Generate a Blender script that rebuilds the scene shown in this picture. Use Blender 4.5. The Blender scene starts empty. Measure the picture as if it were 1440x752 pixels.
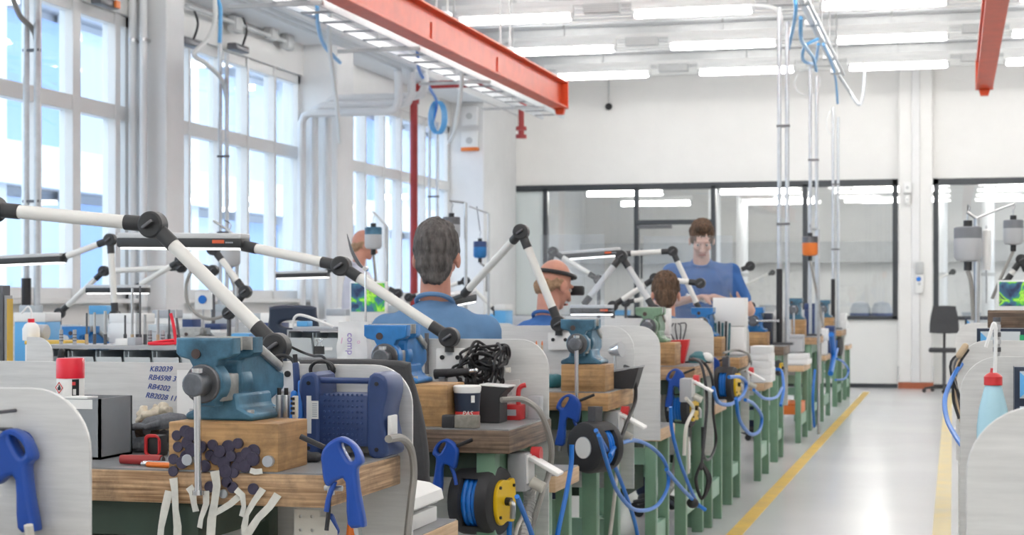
import bpy, bmesh, math, random
from mathutils import Vector as V, Matrix as M, noise
random.seed(7)
PI = math.pi
SC = bpy.context.scene
COL = SC.collection

# ---------------------------------------------------------------- camera
FPX = 2400.0; VPX = 1340.0; HZ = 420.0; CAMH = 1.3
TH = math.atan((VPX - 720) / FPX); SN, CS = math.sin(TH), math.cos(TH)
cam_d = bpy.data.cameras.new('camera'); cam = bpy.data.objects.new('camera', cam_d); COL.objects.link(cam)
cam.location = (0, 0, CAMH); cam.rotation_euler = (PI / 2, 0, TH)
cam_d.sensor_width = 36; cam_d.lens = FPX / 1440 * 36; cam_d.shift_y = (HZ - 376) / 1440
cam_d.clip_end = 300; cam_d.clip_start = .05
cam_d.dof.use_dof = True; cam_d.dof.focus_distance = 4.1; cam_d.dof.aperture_fstop = 9.0
SC.camera = cam

# ---------------------------------------------------------------- world, exposure
wd = bpy.data.worlds.new('world'); SC.world = wd; wd.use_nodes = True
bg = wd.node_tree.nodes['Background']; bg.inputs[0].default_value = (.80, .90, 1, 1); bg.inputs[1].default_value = 1.55
SC.view_settings.view_transform = 'Standard'; SC.view_settings.look = 'None'
SC.view_settings.gamma = 1; SC.view_settings.use_curve_mapping = False
SC.view_settings.exposure = 1.02
TUBE_POWER = 11.6
SC.cycles.max_bounces = 10; SC.cycles.transparent_max_bounces = 24
SC.cycles.use_denoising = True; SC.cycles.sample_clamp_indirect = 8
sun_d = bpy.data.lights.new('daylight_sun', 'SUN'); sun_d.energy = .8; sun_d.angle = .05; sun_d.color = (1, .96, .9)
sun = bpy.data.objects.new('daylight_sun', sun_d); COL.objects.link(sun)
sun.location = (20, 0, 30); sun.rotation_euler = (math.radians(38), 0, math.radians(60))   # falls on the facade across the street

# ---------------------------------------------------------------- measuring: photo pixel + one known coordinate -> point in the room
def W(x, y=420, X=None, Y=None, z=None):
    r = (x - 720) / FPX
    if X is not None: Z = X / (-SN + r * CS)
    elif Y is not None: Z = Y / (CS + r * SN)
    else: Z = (CAMH - z) * FPX / (y - HZ)
    return V((Z * (-SN + r * CS), Z * (CS + r * SN), CAMH - (y - HZ) * Z / FPX))
AX = -1.3                                    # aisle-side ends of the left hand benches
def ya(x, X=AX): return W(x, X=X).y

# ---------------------------------------------------------------- materials
MATS = {}
def mat(name, col, rough=.5, metal=0.0, var=.0, scale=8.0, stretch=(1, 1, 1), bump=0.0, bscale=None, col2=None, emit=0, spec=.5, coat=0):
    if name in MATS: return MATS[name]
    m = bpy.data.materials.new(name); m.use_nodes = True; nt = m.node_tree; b = nt.nodes['Principled BSDF']
    c = (*col, 1)
    b.inputs['Base Color'].default_value = c; b.inputs['Roughness'].default_value = rough; b.inputs['Metallic'].default_value = metal
    b.inputs['Specular IOR Level'].default_value = spec
    if coat: b.inputs['Coat Weight'].default_value = coat
    if emit:
        b.inputs['Emission Color'].default_value = c; b.inputs['Emission Strength'].default_value = emit
    if var or bump:
        tc = nt.nodes.new('ShaderNodeTexCoord'); mp = nt.nodes.new('ShaderNodeMapping'); mp.inputs['Scale'].default_value = stretch
        nt.links.new(tc.outputs['Object'], mp.inputs[0])
        nz = nt.nodes.new('ShaderNodeTexNoise'); nz.inputs['Scale'].default_value = scale; nz.inputs['Detail'].default_value = 6; nz.inputs['Roughness'].default_value = .65
        nt.links.new(mp.outputs[0], nz.inputs['Vector'])
        if var:
            rp = nt.nodes.new('ShaderNodeValToRGB'); rp.color_ramp.elements[0].position = .32; rp.color_ramp.elements[1].position = .68
            d = col2 if col2 else tuple(max(0, x * (1 - var)) for x in col)
            rp.color_ramp.elements[0].color = (*d, 1); rp.color_ramp.elements[1].color = c
            nt.links.new(nz.outputs['Fac'], rp.inputs[0]); nt.links.new(rp.outputs[0], b.inputs['Base Color'])
        if bump:
            bp = nt.nodes.new('ShaderNodeBump'); bp.inputs['Strength'].default_value = bump; bp.inputs['Distance'].default_value = .004
            src = nz
            if bscale:
                src = nt.nodes.new('ShaderNodeTexNoise'); src.inputs['Scale'].default_value = bscale; nt.links.new(mp.outputs[0], src.inputs['Vector'])
            nt.links.new(src.outputs['Fac'], bp.inputs['Height']); nt.links.new(bp.outputs[0], b.inputs['Normal'])
    MATS[name] = m
    return m

def wood(name, light, dark, stain=(.10, .07, .045), amount=.5, lam=90):
    """laminated bench wood: grain along x, fine horizontal laminae, dark worn stains"""
    m = bpy.data.materials.new(name); m.use_nodes = True; nt = m.node_tree; N = nt.nodes; L = nt.links; b = N['Principled BSDF']
    b.inputs['Roughness'].default_value = .55
    tc = N.new('ShaderNodeTexCoord')
    mp = N.new('ShaderNodeMapping'); mp.inputs['Scale'].default_value = (2.5, 2.5, lam); L.new(tc.outputs['Object'], mp.inputs[0])
    n1 = N.new('ShaderNodeTexNoise'); n1.inputs['Scale'].default_value = 1.6; n1.inputs['Detail'].default_value = 5; L.new(mp.outputs[0], n1.inputs['Vector'])
    r1 = N.new('ShaderNodeValToRGB'); r1.color_ramp.elements[0].position = .35; r1.color_ramp.elements[1].position = .65
    r1.color_ramp.elements[0].color = (*dark, 1); r1.color_ramp.elements[1].color = (*light, 1); L.new(n1.outputs['Fac'], r1.inputs[0])
    n2 = N.new('ShaderNodeTexNoise'); n2.inputs['Scale'].default_value = 7; n2.inputs['Detail'].default_value = 8; n2.inputs['Roughness'].default_value = .7; L.new(tc.outputs['Object'], n2.inputs['Vector'])
    r2 = N.new('ShaderNodeValToRGB'); r2.color_ramp.elements[0].position = .48; r2.color_ramp.elements[1].position = .75; L.new(n2.outputs['Fac'], r2.inputs[0])
    r2.color_ramp.elements[1].color = (amount, amount, amount, 1)
    mx = N.new('ShaderNodeMixRGB'); mx.inputs[2].default_value = (*stain, 1); L.new(r2.outputs[0], mx.inputs[0]); L.new(r1.outputs[0], mx.inputs[1]); L.new(mx.outputs[0], b.inputs['Base Color'])
    bp = N.new('ShaderNodeBump'); bp.inputs['Strength'].default_value = .35; bp.inputs['Distance'].default_value = .003; L.new(n1.outputs['Fac'], bp.inputs['Height']); L.new(bp.outputs[0], b.inputs['Normal'])
    MATS[name] = m
    return m

def glass(name, tint=(1, 1, 1), refl=.10, rough=.0, opac=0.0):
    """thin sheet: mostly see-through with a fresnel mirror on top"""
    m = bpy.data.materials.new(name); m.use_nodes = True; nt = m.node_tree; N = nt.nodes; L = nt.links
    for n in list(N): N.remove(n)
    out = N.new('ShaderNodeOutputMaterial'); t = N.new('ShaderNodeBsdfTransparent'); t.inputs[0].default_value = (*tint, 1)
    g = N.new('ShaderNodeBsdfGlossy'); g.inputs['Roughness'].default_value = rough
    lw = N.new('ShaderNodeLayerWeight')
    pw = N.new('ShaderNodeMath'); pw.operation = 'POWER'; pw.inputs[1].default_value = 5.0; L.new(lw.outputs['Facing'], pw.inputs[0])
    ad = N.new('ShaderNodeMath'); ad.operation = 'MULTIPLY_ADD'; ad.inputs[1].default_value = .9; ad.inputs[2].default_value = refl / 2; ad.use_clamp = True; L.new(pw.outputs[0], ad.inputs[0])
    mx = N.new('ShaderNodeMixShader'); L.new(ad.outputs[0], mx.inputs[0]); L.new(t.outputs[0], mx.inputs[1]); L.new(g.outputs[0], mx.inputs[2])
    last = mx
    if opac:
        d = N.new('ShaderNodeBsdfDiffuse'); d.inputs[0].default_value = (*tint, 1)
        m2 = N.new('ShaderNodeMixShader'); m2.inputs[0].default_value = opac; L.new(mx.outputs[0], m2.inputs[1]); L.new(d.outputs[0], m2.inputs[2]); last = m2
    L.new(last.outputs[0], out.inputs[0]); MATS[name] = m
    return m

mat('white_wall', (.86, .85, .83), .75, var=.04, scale=2)
mat('white_ceiling', (.84, .85, .86), .7, var=.04, scale=3)
mat('white_panel', (.80, .80, .78), .45, var=.03, scale=2)
mat('grey_column', (.82, .82, .82), .6, var=.05, scale=3)
mat('frame_white', (.80, .80, .79), .4)
mat('frame_grey', (.55, .56, .56), .45, var=.1)
mat('frame_black', (.035, .042, .05), .4)
mat('frosted', (.72, .78, .78), .35)
mat('pipe_white', (.80, .81, .82), .3)
mat('pipe_galv', (.60, .63, .66), .35, .6, var=.15, scale=20)
mat('red_paint', (.72, .085, .025), .4, var=.2, scale=5, spec=.3)
mat('red_pipe', (.36, .03, .03), .4, var=.15)
mat('rivet_brown', (.07, .045, .04), .6)
mat('rust_base', (.45, .13, .06), .6, var=.2)
mat('yellow_paint', (.80, .52, .06), .5, var=.35, scale=4, col2=(.62, .42, .10))
mat('yellow_pale', (.78, .62, .26), .5, var=.3, scale=4, col2=(.66, .58, .38))
mat('alu', (.74, .74, .73), .42, .35, var=.16, scale=5, stretch=(1, 1, 14), bump=.15)
mat('alu_edge', (.80, .80, .80), .3, .5)
mat('bench_sheet', (.30, .31, .32), .38, .1, var=.3, scale=9)
mat('green_paint', (.17, .31, .205), .42, var=.18, scale=6)
mat('green_light', (.30, .50, .38), .42, var=.12, scale=6)
mat('green_dark', (.035, .06, .04), .5, var=.2)
mat('steel', (.56, .57, .58), .28, .9, var=.15, scale=20)
mat('screw_steel', (.20, .21, .23), .35, .8, var=.3, scale=40)
mat('chrome', (.75, .76, .78), .14, 1.0)
mat('dark_steel', (.16, .16, .17), .4, .7, var=.2, scale=30)
mat('vise_blue', (.085, .235, .36), .4, .15, var=.6, scale=9, col2=(.022, .065, .10), bump=.2)
mat('vise_bright', (.03, .22, .58), .4, .1, var=.3, scale=14)
mat('vise_green', (.22, .36, .24), .45, .1, var=.35, scale=14)
mat('vise_worn', (.50, .50, .48), .4, .6, var=.4, scale=25)
mat('lamp_cream', (.80, .79, .75), .35)
mat('motor_grey', (.20, .21, .23), .4)
mat('motor_light', (.50, .51, .53), .4)
mat('lamp_grey', (.62, .63, .64), .35)
mat('joint_black', (.035, .036, .038), .45)
mat('black', (.018, .018, .02), .45)
mat('rubber', (.03, .03, .033), .6)
mat('charcoal', (.055, .055, .06), .65, var=.2, scale=40, bump=.2, bscale=300)
mat('navy', (.018, .03, .06), .5)
mat('radio_blue', (.032, .064, .19), .45, var=.12, scale=20)
mat('radio_front', (.05, .20, .62), .3)
mat('gun_blue', (.012, .075, .40), .32, var=.1)
mat('hose_blue', (.008, .17, .62), .38)
mat('hose_sky', (.12, .42, .78), .35)
mat('cable_grey', (.30, .29, .27), .5)
mat('cable_light', (.62, .60, .54), .5)
mat('cable_white', (.80, .81, .80), .45)
mat('tray_grey', (.30, .31, .33), .5, .3)
mat('conduit', (.50, .50, .49), .4, .2)
mat('reel_yellow', (.82, .52, .01), .35)
mat('plastic_white', (.84, .84, .83), .4)
mat('plastic_grey', (.42, .43, .45), .45)
mat('grey_box', (.30, .32, .34), .5, .1, var=.1)
mat('plastic_red', (.62, .03, .035), .35)
mat('cap_red', (.80, .015, .04), .3)
mat('orange', (.80, .20, .03), .4)
mat('paper', (.86, .86, .85), .8)
mat('card', (.62, .45, .28), .8, var=.1)
mat('tape', (.70, .69, .63), .7, var=.2, scale=30)
mat('rag', (.78, .70, .56), .9, var=.3, scale=30, bump=.5)
mat('glove', (.17, .18, .20), .85, var=.3, scale=60, bump=.4)
mat('magnet', (.085, .075, .12), .3, .4, var=.4, scale=40)
mat('magnet_silver', (.55, .58, .62), .3, .6, var=.2)
mat('bin_clear', (.52, .58, .62), .2, var=.1)
mat('bin_front', (.68, .72, .74), .15)
mat('skin', (.62, .30, .21), .55, var=.15, scale=12, col2=(.52, .24, .18))
mat('skin_pale', (.66, .40, .31), .55, var=.12, scale=12)
mat('hair_grey', (.16, .145, .14), .75, var=.7, scale=55, stretch=(1, 1, .25), col2=(.04, .035, .033), bump=.9, bscale=90)
mat('hair_brown', (.16, .09, .05), .75, var=.7, scale=55, stretch=(1, 1, .25), col2=(.035, .02, .012), bump=.9, bscale=90)
mat('hair_ginger', (.45, .28, .17), .8, var=.4, scale=60, bump=.6)
mat('shirt_blue', (.13, .26, .46), .85, var=.16, scale=9, bump=.25, bscale=14)
mat('shirt_royal', (.045, .15, .42), .85, var=.2, scale=9, bump=.25, bscale=14)
mat('shirt_pale', (.62, .60, .66), .85, var=.1, scale=9)
mat('trouser', (.03, .045, .09), .9, var=.2)
mat('eye_white', (.5, .45, .42), .3)
mat('iris', (.05, .03, .02), .3)
mat('lip', (.5, .2, .17), .5)
mat('bottle_blue', (.42, .66, .76), .25, spec=.4)
mat('tube_light', (1, .98, .95), emit=TUBE_POWER)
mat('lamp_light', (1, 1, .98), emit=2.0)
mat('ink_blue', (.03, .08, .35), .6)
mat('ink_purple', (.35, .25, .6), .6)
mat('ink_pink', (.8, .45, .65), .6)
mat('label_red', (.70, .05, .05), .5)
mat('label_white', (.82, .82, .80), .5)
mat('label_grey', (.45, .48, .52), .5)
mat('logo_orange', (.75, .13, .04), .5)
mat('facade_white', (.72, .76, .82), .8)
mat('facade_blue', (.26, .40, .76), .6)
mat('facade_pale', (.46, .57, .84), .6)
mat('ground', (.5, .5, .5), .9)
mat('wood_rod', (.55, .42, .28), .6)
mat('teal', (.03, .16, .19), .4)
mat('stone', (.30, .28, .24), .9, var=.35, scale=60)
mat('green_plain', (.02, .42, .16), .5)
wood('wood_bench', (.62, .41, .235), (.24, .13, .06), stain=(.06, .04, .028), amount=.9)
wood('wood_dark', (.25, .17, .115), (.07, .045, .03), stain=(.04, .03, .022), amount=.9)
wood('wood_block', (.60, .36, .16), (.34, .185, .07), stain=(.08, .05, .03), amount=.75, lam=45)
wood('wood_pale', (.70, .50, .31), (.56, .37, .21), amount=.2)
glass('pane_clear', (.93, .97, 1.0), .08)
glass('pane_inner', (.97, .98, .98), .10)
glass('acrylic', (.96, .98, 1.0), .05, opac=.05)
glass('bin_glass', (.80, .86, .90), .12, .1, opac=.45)

def floor_mat():
    m = bpy.data.materials.new('floor_resin'); m.use_nodes = True; nt = m.node_tree; N = nt.nodes; L = nt.links; b = N['Principled BSDF']
    tc = N.new('ShaderNodeTexCoord'); n1 = N.new('ShaderNodeTexNoise'); n1.inputs['Scale'].default_value = .9; n1.inputs['Detail'].default_value = 7
    L.new(tc.outputs['Object'], n1.inputs['Vector'])
    r = N.new('ShaderNodeValToRGB'); r.color_ramp.elements[0].position = .3; r.color_ramp.elements[1].position = .7
    r.color_ramp.elements[0].color = (.68, .685, .69, 1); r.color_ramp.elements[1].color = (.74, .74, .735, 1); L.new(n1.outputs['Fac'], r.inputs[0]); L.new(r.outputs[0], b.inputs['Base Color'])
    n2 = N.new('ShaderNodeTexNoise'); n2.inputs['Scale'].default_value = .7; n2.inputs['Detail'].default_value = 2; L.new(tc.outputs['Object'], n2.inputs['Vector'])
    mr = N.new('ShaderNodeMapRange'); mr.inputs[3].default_value = .16; mr.inputs[4].default_value = .24; L.new(n2.outputs['Fac'], mr.inputs[0]); L.new(mr.outputs[0], b.inputs['Roughness'])
    MATS['floor_resin'] = m
floor_mat()

# ---------------------------------------------------------------- mesh helpers
def rot3(e): 
    return M.Rotation(e[2], 3, 'Z') @ M.Rotation(e[1], 3, 'Y') @ M.Rotation(e[0], 3, 'X')
def basis(d):
    d = d.normalized(); u = d.orthogonal().normalized(); return u, d.cross(u)
class B:
    def __init__(s): s.v = []; s.f = []
    def add(s, vs, fs):
        o = len(s.v); s.v += [V(p) for p in vs]; s.f += [[o + i for i in f] for f in fs]; return s
    def box(s, c, d, rot=None, bev=0):
        c = V(c); hx, hy, hz = d[0] / 2, d[1] / 2, d[2] / 2
        if bev:
            bm = bmesh.new(); bmesh.ops.create_cube(bm, size=1)
            for v in bm.verts: v.co = V((v.co.x * d[0], v.co.y * d[1], v.co.z * d[2]))
            bmesh.ops.bevel(bm, geom=list(bm.edges), offset=bev, segments=2, affect='EDGES', profile=.5)
            bm.verts.ensure_lookup_table(); vs = [v.co.copy() for v in bm.verts]; fs = [[v.index for v in f.verts] for f in bm.faces]; bm.free()
        else:
            vs = [V((x, y, z)) for x in (-hx, hx) for y in (-hy, hy) for z in (-hz, hz)]
            fs = [(0, 1, 3, 2), (4, 6, 7, 5), (0, 4, 5, 1), (2, 3, 7, 6), (0, 2, 6, 4), (1, 5, 7, 3)]
        if rot: r = rot3(rot); vs = [r @ v for v in vs]
        return s.add([c + v for v in vs], fs)
    def b2(s, a, b, bev=0):                       # box by two corners
        a, b = V(a), V(b); return s.box((a + b) / 2, [abs(b[i] - a[i]) for i in range(3)], bev=bev)
    def cyl(s, p, q, r, r2=None, n=16, cap=True):
        p, q = V(p), V(q); r2 = r if r2 is None else r2; u, w = basis(q - p)
        vs = [c + (u * math.cos(2 * PI * i / n) + w * math.sin(2 * PI * i / n)) * rr for c, rr in ((p, r), (q, r2)) for i in range(n)]
        fs = [(i, (i + 1) % n, n + (i + 1) % n, n + i) for i in range(n)]
        if cap: fs += [list(range(n))[::-1], list(range(n, 2 * n))]
        return s.add(vs, fs)
    def lathe(s, prof, o=(0, 0, 0), ax=(0, 0, 1), n=20):
        o = V(o); ax = V(ax).normalized(); u, w = basis(ax); k = len(prof)
        vs = [o + ax * h + (u * math.cos(2 * PI * i / n) + w * math.sin(2 * PI * i / n)) * r for i in range(n) for r, h in prof]
        fs = [(i * k + j, ((i + 1) % n) * k + j, ((i + 1) % n) * k + j + 1, i * k + j + 1) for i in range(n) for j in range(k - 1)]
        if prof[0][0] > 1e-5: fs.append([i * k for i in range(n)])
        if prof[-1][0] > 1e-5: fs.append([i * k + k - 1 for i in range(n)][::-1])
        return s.add(vs, fs)
    def tube(s, pts, r, n=8, sub=6, smooth=True, cap=True):
        pts = [V(p) for p in pts]
        if smooth and len(pts) > 2:
            P = [pts[0] * 2 - pts[1]] + pts + [pts[-1] * 2 - pts[-2]]; out = []
            for i in range(1, len(P) - 2):
                a, b, c, d = P[i - 1:i + 3]
                for k in range(sub):
                    t = k / sub
                    out.append(.5 * (2 * b + (c - a) * t + (2 * a - 5 * b + 4 * c - d) * t * t + (3 * b - a - 3 * c + d) * t ** 3))
            out.append(pts[-1]); pts = out
        vs = []; u = None; m = len(pts)
        for i, p in enumerate(pts):
            d = (pts[min(i + 1, m - 1)] - pts[max(i - 1, 0)])
            if d.length < 1e-9: d = V((0, 0, 1))
            d.normalize()
            u = d.orthogonal() if u is None else (u - d * u.dot(d))
            if u.length < 1e-6: u = d.orthogonal()
            u.normalize(); w = d.cross(u)
            vs += [p + (u * math.cos(2 * PI * k / n) + w * math.sin(2 * PI * k / n)) * r for k in range(n)]
        fs = [(i * n + k, i * n + (k + 1) % n, (i + 1) * n + (k + 1) % n, (i + 1) * n + k) for i in range(m - 1) for k in range(n)]
        if cap: fs += [list(range(n))[::-1], list(range((m - 1) * n, m * n))]
        return s.add(vs, fs)
    def ball(s, c, r, n=12, rot=None):
        r = (r, r, r) if not hasattr(r, '__len__') else r; c = V(c); k = n // 2; Rm = rot3(rot) if rot else None
        pr = [(math.sin(PI * j / k), -math.cos(PI * j / k)) for j in range(k + 1)]
        vs = []; idx = {}
        for j, (a, h) in enumerate(pr):
            for i in range(n if 0 < j < k else 1):
                p = V((a * math.cos(2 * PI * i / n) * r[0], a * math.sin(2 * PI * i / n) * r[1], h * r[2]))
                idx[j, i] = len(vs); vs.append(c + (Rm @ p if Rm else p))
        g = lambda j, i: idx[j, i % n if 0 < j < k else 0]
        fs = []
        for j in range(k):
            for i in range(n):
                q = [g(j, i), g(j, i + 1), g(j + 1, i + 1), g(j + 1, i)]
                q2 = []
                for t in q:
                    if t not in q2: q2.append(t)
                fs.append(q2)
        return s.add(vs, fs)
    def caps(s, p, q, r1, r2=None, n=10):
        r2 = r1 if r2 is None else r2
        p, q = V(p), V(q); L = (q - p).length; k = 4
        prof = [(r1 * math.sin(PI / 2 * j / k), -r1 * math.cos(PI / 2 * j / k)) for j in range(k)] + [(r1, 0)] + [(r2, L)] + [(r2 * math.cos(PI / 2 * j / k), L + r2 * math.sin(PI / 2 * j / k)) for j in range(1, k + 1)]
        prof[0] = (0, prof[0][1]); prof[-1] = (0, prof[-1][1])
        return s.lathe(prof, p, (q - p) if L > 1e-6 else (0, 0, 1), n)
    def prism(s, poly, a, b, ax='y'):              # polygon in the plane across ax, from a to b
        def mk(p, t): return {'x': (t, p[0], p[1]), 'y': (p[0], t, p[1]), 'z': (p[0], p[1], t)}[ax]
        n = len(poly); vs = [mk(p, a) for p in poly] + [mk(p, b) for p in poly]
        return s.add(vs, [list(range(n))[::-1], list(range(n, 2 * n))] + [(i, (i + 1) % n, n + (i + 1) % n, n + i) for i in range(n)])
    def mesh(s, name, sharp=35):
        me = bpy.data.meshes.new(name); me.from_pydata([tuple(v) for v in s.v], [], s.f)
        bm = bmesh.new(); bm.from_mesh(me); bmesh.ops.remove_doubles(bm, verts=bm.verts, dist=1e-6); bmesh.ops.recalc_face_normals(bm, faces=bm.faces); bm.to_mesh(me); bm.free()
        me.shade_smooth(); me.set_sharp_from_angle(angle=math.radians(sharp)); return me
    def out(s, name, m, parent=None, bevel=0, **kw):
        return link(name, s.mesh(name), m, parent, bevel, **kw)
def link(name, me, m, parent=None, bevel=0, label=None):
    o = bpy.data.objects.new(name, me); COL.objects.link(o); o.parent = parent
    if m and not me.materials: me.materials.append(MATS[m])
    if bevel:
        b = o.modifiers.new('bevel', 'BEVEL'); b.width = bevel; b.segments = 2; b.limit_method = 'ANGLE'; b.angle_limit = math.radians(40)
    if label: o['label'] = label
    return o
def tag(o, label, cat, group=None):
    o['label'] = label; o['category'] = cat
    if group: o['group'] = group
    return o
def struct(o): o['kind'] = 'structure'; return o
def thing(name, label, cat, loc=(0, 0, 0), rz=0, group=None):
    o = bpy.data.objects.new(name, None); COL.objects.link(o); o.location = loc; o.rotation_euler = (0, 0, rz); o.empty_display_size = .1
    return tag(o, label, cat, group)
def sthing(name, loc=(0, 0, 0)):
    o = bpy.data.objects.new(name, None); COL.objects.link(o); o.location = loc; return struct(o)
def dup(root, loc, rz=None, label=None, group=None):
    r = root.copy(); COL.objects.link(r); r.location = loc
    if rz is not None: r.rotation_euler = (0, 0, rz)
    if label: r['label'] = label
    if group: r['group'] = group
    for ch in list(root.children):
        c = ch.copy(); COL.objects.link(c); c.parent = r
        for g in list(ch.children):
            d = g.copy(); COL.objects.link(d); d.parent = c
    return r
def eval_mesh(o):
    bpy.context.view_layer.update()
    dg = bpy.context.evaluated_depsgraph_get(); me = bpy.data.meshes.new_from_object(o.evaluated_get(dg)); return me
def remesh(b, voxel, smooth=5, name='tmp'):
    """voxel union of overlapping solids -> one continuous surface"""
    o = bpy.data.objects.new(name, b.mesh(name)); COL.objects.link(o)
    r = o.modifiers.new('r', 'REMESH'); r.mode = 'VOXEL'; r.voxel_size = voxel; r.use_smooth_shade = True
    if smooth: q = o.modifiers.new('s', 'SMOOTH'); q.factor = .5; q.iterations = smooth
    me = eval_mesh(o); bpy.data.objects.remove(o); me.shade_smooth(); return me
def cut2d(name, outer, holes=(), t=.02, bev=0.0, ax='y', res=2):
    """outline with holes -> solid of thickness t (curve fill), lying in XZ ('y'), YZ ('x') or XY ('z')"""
    cu = bpy.data.curves.new(name, 'CURVE'); cu.dimensions = '2D'; cu.fill_mode = 'BOTH'; cu.extrude = max(t / 2 - bev, 0); cu.bevel_depth = bev; cu.bevel_resolution = res; cu.offset = -bev
    for poly in (outer, *holes):
        sp = cu.splines.new('POLY'); sp.points.add(len(poly) - 1); sp.use_cyclic_u = True
        for p, q in zip(sp.points, poly): p.co = (q[0], q[1], 0, 1)
    o = bpy.data.objects.new(name, cu); COL.objects.link(o); me = eval_mesh(o); bpy.data.objects.remove(o); bpy.data.curves.remove(cu)
    if ax == 'y': me.transform(M(((1, 0, 0, 0), (0, 0, -1, 0), (0, 1, 0, 0), (0, 0, 0, 1))))
    elif ax == 'x': me.transform(M(((0, 0, 1, 0), (1, 0, 0, 0), (0, 1, 0, 0), (0, 0, 0, 1))))
    me.materials.clear(); me.shade_smooth(); me.set_sharp_from_angle(angle=math.radians(40)); return me
def text(s, size, m, parent, loc, rot=(PI / 2, 0, 0), name='lettering', shear=0, t=.0006, align='LEFT'):
    cu = bpy.data.curves.new(name, 'FONT'); cu.body = s; cu.size = size; cu.extrude = t; cu.shear = shear; cu.align_x = align
    o = bpy.data.objects.new(name, cu); COL.objects.link(o); me = eval_mesh(o); bpy.data.objects.remove(o); me.materials.clear()
    p = link(name, me, m, parent); p.location = loc; p.rotation_euler = rot; return p
def arc(c, r, a0, a1, n=8): return [(c[0] + r * math.cos(a0 + (a1 - a0) * i / n), c[1] + r * math.sin(a0 + (a1 - a0) * i / n)) for i in range(n + 1)]
def rrect(x0, z0, x1, z1, r, n=5):
    return arc((x1 - r, z1 - r), r, 0, PI / 2, n) + arc((x0 + r, z1 - r), r, PI / 2, PI, n) + arc((x0 + r, z0 + r), r, PI, 1.5 * PI, n) + arc((x1 - r, z0 + r), r, 1.5 * PI, 2 * PI, n)
def smooth_poly(pts, sub=4):
    n = len(pts); out = []
    for i in range(n):
        a, b, c, d = [V((*pts[(i + k) % n], 0)) for k in (-1, 0, 1, 2)]
        for k in range(sub):
            t = k / sub; q = .5 * (2 * b + (c - a) * t + (2 * a - 5 * b + 4 * c - d) * t * t + (3 * b - a - 3 * c + d) * t ** 3); out.append((q.x, q.y))
    return out
def cable(name, pts, r, m, label, cat, group=None, n=8, sub=8):
    """a hose or cable as a thing of its own, origin at its first point"""
    o0 = V(pts[0]); o = B().tube([V(p) - o0 for p in pts], r, n, sub).out(name, m); o.location = o0
    return tag(o, label, cat, group)
def jitter(me, fn):
    """push vertices along their normals by fn(co)"""
    nv = len(me.vertices); co = [0.0] * (3 * nv); no = [0.0] * (3 * nv); me.vertices.foreach_get('co', co); me.vertices.foreach_get('normal', no)
    for i in range(nv):
        q = V(co[3 * i:3 * i + 3]); d = fn(q)
        for k in range(3): co[3 * i + k] += no[3 * i + k] * d
    me.vertices.foreach_set('co', co); me.update()

# ================================================================= THE ROOM
struct(B().b2((-7.3, -6, -.12), (10, 34, 0)).out('floor', 'floor_resin'))
WX = -7.0; YB = 25.5; ZC = 4.85; SILL = 1.3; HEAD = 3.78; TRZ = 2.92
cl = struct(B().b2((-7.3, -6, ZC), (10, 34, ZC + .15)).out('ceiling', 'white_ceiling'))
# ---- left wall: breast wall, lintel, columns, windows
BAYS = [('window_1', 9.9, 13.74, [10.7, 11.5, ya(58, WX), 12.78, 13.5], .09), ('window_2', 14.1, 17.82, [ya(270, WX), ya(314, WX), ya(352, WX), ya(390, WX)], .05),
        ('window_3', 18.35, 23.62, [ya(x, WX) for x in (493, 517, 543, 567, 600)], .05), ('window_4', 5.6, 9.5, [6.4, 7.2, 8, 8.8], .06), ('window_5', 1.3, 5.2, [2.1, 2.9, 3.7, 4.5], .06), ('window_6', -3, .9, [-2.2, -1.4, -.6, .2], .06)]
wl = struct(B().b2((WX - .25, -6, 0), (WX, YB, SILL)).b2((WX - .25, -6, HEAD), (WX, YB, ZC)).out('wall_left', 'white_wall'))
b = B()
for y0, y1 in ((9.5, 9.9), (5.2, 5.6), (.9, 1.3), (-6, -3)): b.b2((WX - .25, y0, SILL), (WX, y1, HEAD))
b.out('pier', 'white_wall', wl)
for n, (y0, y1, xr) in enumerate(((13.74, 14.1, -6.68), (17.82, 18.35, -6.6), (23.62, YB, -6.52), (9.5, 9.9, -6.68))):
    c = struct(B().b2((WX - .25, y0, 0), (xr, y1, ZC)).out('column', 'grey_column', bevel=.01))
soff = struct(B().b2((WX, -6, 4.12), (-6.45, YB, ZC)).out('trim_1', 'white_ceiling', bevel=.01))
struct(B().b2((WX - .02, -6, SILL - .04), (WX + .12, 23.6, SILL)).out('trim_2', 'frame_white', bevel=.006))      # sill board
for nm, y0, y1, mul, mw in BAYS:
    w = sthing(nm)
    B().b2((WX - .14, y0, SILL), (WX - .04, y1, SILL + .09)).b2((WX - .14, y0, HEAD - .1), (WX - .04, y1, HEAD)).b2((WX - .14, y0, SILL), (WX - .04, y0 + .07, HEAD)).b2((WX - .14, y1 - .07, SILL), (WX - .04, y1, HEAD)).out('window_frame', 'frame_white', w, bevel=.006)
    B().b2((WX - .15, y0, TRZ - .065), (WX - .03, y1, TRZ + .065)).out('transom', 'frame_white', w, bevel=.006)
    for k, m in enumerate(mul):
        ww = .13 if nm == 'window_1' and k == 3 else mw
        B().b2((WX - .15, m - ww / 2, SILL), (WX - .02, m + ww / 2, HEAD)).out('mullion', 'frame_white', w, bevel=.006)
    ys = [y0] + mul + [y1]
    for i in range(len(ys) - 1):
        for z0, z1 in ((SILL + .05, TRZ), (TRZ, HEAD - .05)):
            B().b2((WX - .10, ys[i] + .02, z0), (WX - .092, ys[i + 1] - .02, z1)).out('pane', 'pane_clear', w)
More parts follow.
